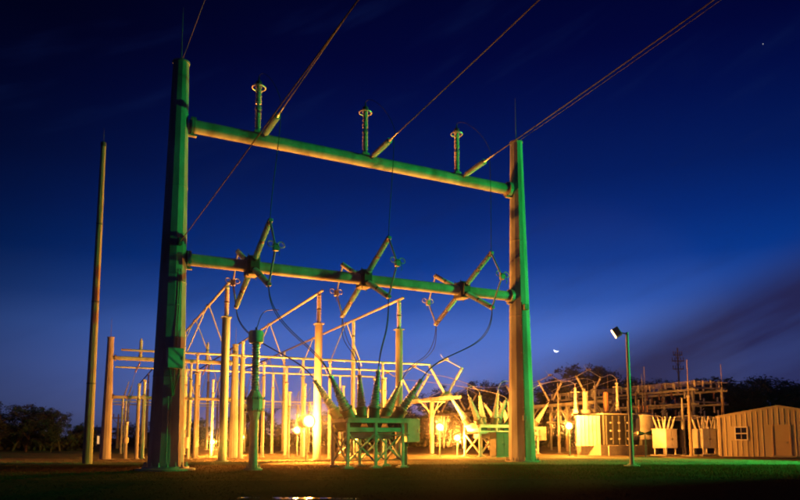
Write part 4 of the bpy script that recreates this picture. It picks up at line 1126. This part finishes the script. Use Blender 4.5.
# ================================================================== TREES
def tree_meshes(seed, H, W, base, nleaf, ls, lm):
    """trunk with limbs, and a crown of loose leaf clumps; base is where the foliage starts (share of H)"""
    rnd = random.Random(seed); tr = MB(); ends = []
    def limb(p, d, L, r, lev):
        pts = [p]; q = p.copy(); dd = d.copy(); n = 4
        for i in range(n):
            dd = (dd + Vector((rnd.uniform(-.22, .22), rnd.uniform(-.22, .22), rnd.uniform(-.05, .18)))).normalized(); q = q + dd * (L / n); pts.append(q.copy())
        for i in range(n): tr.tube(pts[i], pts[i + 1], r * (1 - .7 * i / n), r * (1 - .7 * (i + 1) / n), 6 if lev else 9, caps=False)
        if lev >= 2: ends.extend(pts[1:]); return
        for i in range(1, n + 1):
            for _ in range(2 if lev else 3):
                a = rnd.uniform(0, 6.283); up = rnd.uniform(.05, .8)
                nd = (Vector((math.cos(a), math.sin(a), up)) + dd * .35).normalized()
                if pts[i].z / H > base * .55: limb(pts[i], nd, L * rnd.uniform(.36, .6) * (W if lev == 0 else 1), r * .40, lev + 1)
    limb(Vector((0, 0, -.1)), Vector((0, 0, 1)), H * .78, H * .022 + .05, 0)
    cr_ = MB(); ends = [e for e in ends if e.z > H * base * .5] or [Vector((0, 0, H * .7))]
    cl = [(rnd.choice(ends) + Vector((rnd.gauss(0, .3), rnd.gauss(0, .3), rnd.gauss(0, .3))), rnd.uniform(.45, 1.0) * H * .085) for _ in range(150)]
    per = nleaf // len(cl)
    for c_, rad in cl:
        for _ in range(per):
            v_ = Vector((rnd.gauss(0, 1), rnd.gauss(0, 1), rnd.gauss(0, .75)))
            p = c_ + v_ * rad * .62
            if p.z < .15: continue
            x_ = Vector((rnd.gauss(0, 1), rnd.gauss(0, 1), rnd.gauss(0, .6))).normalized(); y_ = x_.cross(Vector((rnd.gauss(0, 1), rnd.gauss(0, 1), rnd.gauss(0, 1)))).normalized()
            s_ = ls * rnd.uniform(.5, 1.2)
            k = len(cr_.v); cr_.v += [p - x_ * s_, p - y_ * s_ * .45, p + x_ * s_, p + y_ * s_ * .45]; cr_.f.append((k, k + 1, k + 2, k + 3))
    top = max(v.z for v in cr_.v)
    for mb in (tr, cr_): mb.v = [v * (H / top) for v in mb.v]
    return tr.mesh('trunk', 'bark'), cr_.mesh('crown', lm, smooth=0)
VAR = [tree_meshes(1, 10, .95, .22, 9000, .20, 'leaf'), tree_meshes(2, 10, 1.05, .15, 9000, .19, 'leaf_dark'),
       tree_meshes(3, 10, .80, .30, 8000, .20, 'leaf_olive'), tree_meshes(4, 10, 1.15, .10, 10000, .18, 'leaf_dark'), tree_meshes(5, 10, .7, .38, 6500, .22, 'leaf')]
VL = ['loose green leafy tree', 'dense dark leafy tree', 'tall olive leafy tree', 'broad dark spreading tree', 'sparse high-crowned tree']
tr_r = random.Random(31)
def tree(px, top, Y, var, where, wide=1.0, grp='trees behind the yard'):
    P = gx(px, Y); H = at(px, top, Y).z
    t = thing('tree', VL[var] + ' ' + where, 'tree', P, tr_r.uniform(0, 6.28), group=grp)
    k = H / 10.0; t.scale = (k * wide, k * wide, k)
    link('trunk', VAR[var][0], t); link('crown', VAR[var][1], t)
LW = 'in the black wood beyond the lightning mast'
for px, top, Y, v_, wd in ((-22, 399, 74, 3, 1.5), (-4, 401, 70, 1, 1.5), (12, 402, 76, 3, 1.5), (26, 405, 72, 1, 1.4), (40, 410, 78, 3, 1.3), (50, 420, 70, 1, 1.3)): tree(px, top, Y, v_, LW, wd, 'trees in the black wood')
tree(60, 406, 74, 0, 'standing clear at the end of the black wood', 1.0, 'trees in the black wood'); tree(72, 422, 82, 4, 'low at the end of the black wood', 1.1, 'trees in the black wood')
MW = ['far behind the small line pole', 'behind the paired near columns', 'hidden behind the pole with the terminal box', 'behind the short post with the pale box', 'behind the first high bus columns', 'behind the inner post of the low H-frame', 'behind the lone tall column near the low H-frame', 'behind the drum of the voltage transformer', 'behind the column of the middle low bus', 'behind the brightest floodlight', 'behind the fanned bushings of the green breaker', 'behind the green breaker stand', 'behind the control cabinet of the green breaker']
for (px, top, Y, v_, wd), w_ in zip(((122, 425, 120, 1, 1.8), (138, 421, 116, 3, 1.7), (157, 420, 118, 1, 1.7), (178, 419, 122, 3, 1.7), (199, 417, 118, 1, 1.6), (222, 415, 120, 3, 1.6), (246, 409, 112, 0, 1.2), (262, 405, 108, 1, 1.0), (284, 418, 120, 3, 1.7), (306, 415, 124, 1, 1.6), (330, 410, 118, 3, 1.5), (355, 404, 116, 1, 1.5), (380, 399, 114, 3, 1.5)), MW): tree(px, top, Y, v_, w_, wd)
CW = ['behind the third column of the rear bus tube', 'behind the vee switch on the middle low bus tube', 'behind the vee switch on the front low bus tube', 'behind the far small switch stand', 'behind the leads of the white breaker', 'behind the relay kiosk', 'behind the pole by the floodlight mast', 'behind the middle vee switch near the radiator bank', 'behind the steel mast near the radiator bank', 'behind the glaring radiator bank', 'rising over the transformer bushings', 'rising just beside the floodlight mast head', 'behind the foot of the floodlight mast']
for (px, top, Y, v_, wd), w_ in zip(((402, 397, 112, 1, 1.5), (424, 390, 112, 3, 1.4), (448, 385, 110, 1, 1.3), (470, 387, 112, 3, 1.3), (492, 381, 106, 0, 1.1), (508, 379, 104, 1, 1.1), (530, 390, 110, 3, 1.3), (548, 384, 108, 1, 1.2), (566, 373, 100, 0, 1.05), (580, 378, 104, 1, 1.1), (603, 361, 92, 2, 1.0), (617, 362, 94, 0, .95), (632, 376, 104, 1, 1.1)), CW): tree(px, top, Y, v_, w_, wd)
RW = ['behind the two thin masts of the regulator', 'behind the pale feeder cabinet', 'behind the line pole with three crossarms', 'behind the dark thin mast', 'behind the end of the bus rack', 'behind the mast at the hut corner', 'behind the hut window', 'standing tallest behind the hut roof', 'behind the hut door', 'beyond the far slope of the hut roof', 'beyond the far eave of the hut', 'at the far end of the wood past the hut']
for (px, top, Y, v_, wd), w_ in zip(((648, 381, 112, 3, 1.2), (664, 386, 116, 1, 1.4), (682, 391, 116, 3, 1.5), (700, 386, 108, 1, 1.3), (716, 380, 102, 0, 1.1), (730, 377, 100, 1, 1.2), (748, 381, 104, 3, 1.4), (764, 376, 96, 2, 1.1), (782, 379, 100, 1, 1.3), (800, 382, 98, 3, 1.3), (822, 378, 100, 0, 1.2), (845, 380, 104, 1, 1.4)), RW): tree(px, top - 1, Y, v_, w_, wd * 1.3)
# undergrowth that closes the foot of the tree line
def undergrowth():
    rnd = random.Random(77); mb = MB()
    def strip(x0, x1, y0, h, n):
        for _ in range(n):
            px = rnd.uniform(x0, x1); Y = y0 + rnd.uniform(-6, 6); P = gx(px, Y); hh = h * (.7 + .3 * math.sin(px * .13) * math.sin(px * .051 + 1))
            p = P + UP * (rnd.random() ** .8) * hh
            x_ = Vector((rnd.gauss(0, 1), rnd.gauss(0, .7), rnd.gauss(0, .6))).normalized(); y_ = x_.cross(Vector((rnd.gauss(0, 1), rnd.gauss(0, 1), rnd.gauss(0, 1)))).normalized(); s_ = rnd.uniform(.25, .65)
            k = len(mb.v); mb.v += [p - x_ * s_, p - y_ * s_ * .6, p + x_ * s_, p + y_ * s_ * .6]; mb.f.append((k, k + 1, k + 2, k + 3))
    strip(-60, 92, 84, 2.6, 9000); strip(118, 420, 128, 3.0, 16000); strip(400, 900, 122, 6.0, 30000)
    return mb
tag(undergrowth().build('undergrowth', 'leaf_dark', smooth=0), 'dark bushes and scrub closing the foot of the tree line', 'undergrowth', kind='stuff')

# ================================================================== ADDED GLOW VOLUME round the yard, in place of lens glow
hz = MB().box((0, 600, 14.0), (2440, 2040, 30.0)).build('glow_haze', 'concrete', smooth=0)
hm = bpy.data.materials.new('glow_haze'); hm.use_nodes = True; ht = hm.node_tree; ht.nodes.clear()
ho = ht.nodes.new('ShaderNodeOutputMaterial'); pv = ht.nodes.new('ShaderNodeVolumePrincipled')
pv.inputs['Color'].default_value = (.97, .97, 1, 1); pv.inputs['Density'].default_value = GLOW_HAZE; pv.inputs['Anisotropy'].default_value = .988
ht.links.new(pv.outputs[0], ho.inputs['Volume']); hz.data.materials[0] = hm
tag(hz, 'thin volume added over the yard to stand in for lens glow', 'glow_haze', kind='stuff')

# ================================================================== MOON AND STAR
mp = at(556.3, 349.8, 4000)
mo = thing('moon', 'thin bright crescent moon low in the dusk sky', 'moon', mp)
rm = 15.0
fwd = (Vector((0, 0, EYE)) - mp).normalized(); rt = UP.cross(fwd).normalized(); rt = -rt; upv = fwd.cross(rt).normalized(); upv = upv if upv.z > 0 else -upv
cm_ = MB(); n = 24; ax0 = (-upv * .92 + rt * .28).normalized(); ax1 = fwd.cross(ax0).normalized()
for i in range(n + 1):                                   # crescent as a thin shell on the sphere
    a = -math.pi / 2 + math.pi * i / n
    for e in (1.0, .35):
        x_ = math.cos(a) * e; y_ = math.sin(a); z_ = math.sqrt(max(0, 1 - x_ * x_ - y_ * y_))
        cm_.v.append(mp + (ax0 * x_ + ax1 * y_ + fwd * z_) * (rm * 1.02))
for i in range(n): cm_.f.append((2 * i, 2 * i + 2, 2 * i + 3, 2 * i + 1))
cm_.build('crescent', 'moon_light', mo, smooth=0)
for px, py, r in ((763, 44, 3.0),):
    p = at(px, py, 4000); tag(MB().lathe(p - UP * r, UP, [(0, .1), (r * .3, r * .7), (r, r), (r * 1.7, r * .7), (r * 2, .1)], 8).build('star', 'star_light'), 'single bright star high in the dark blue sky', 'star')
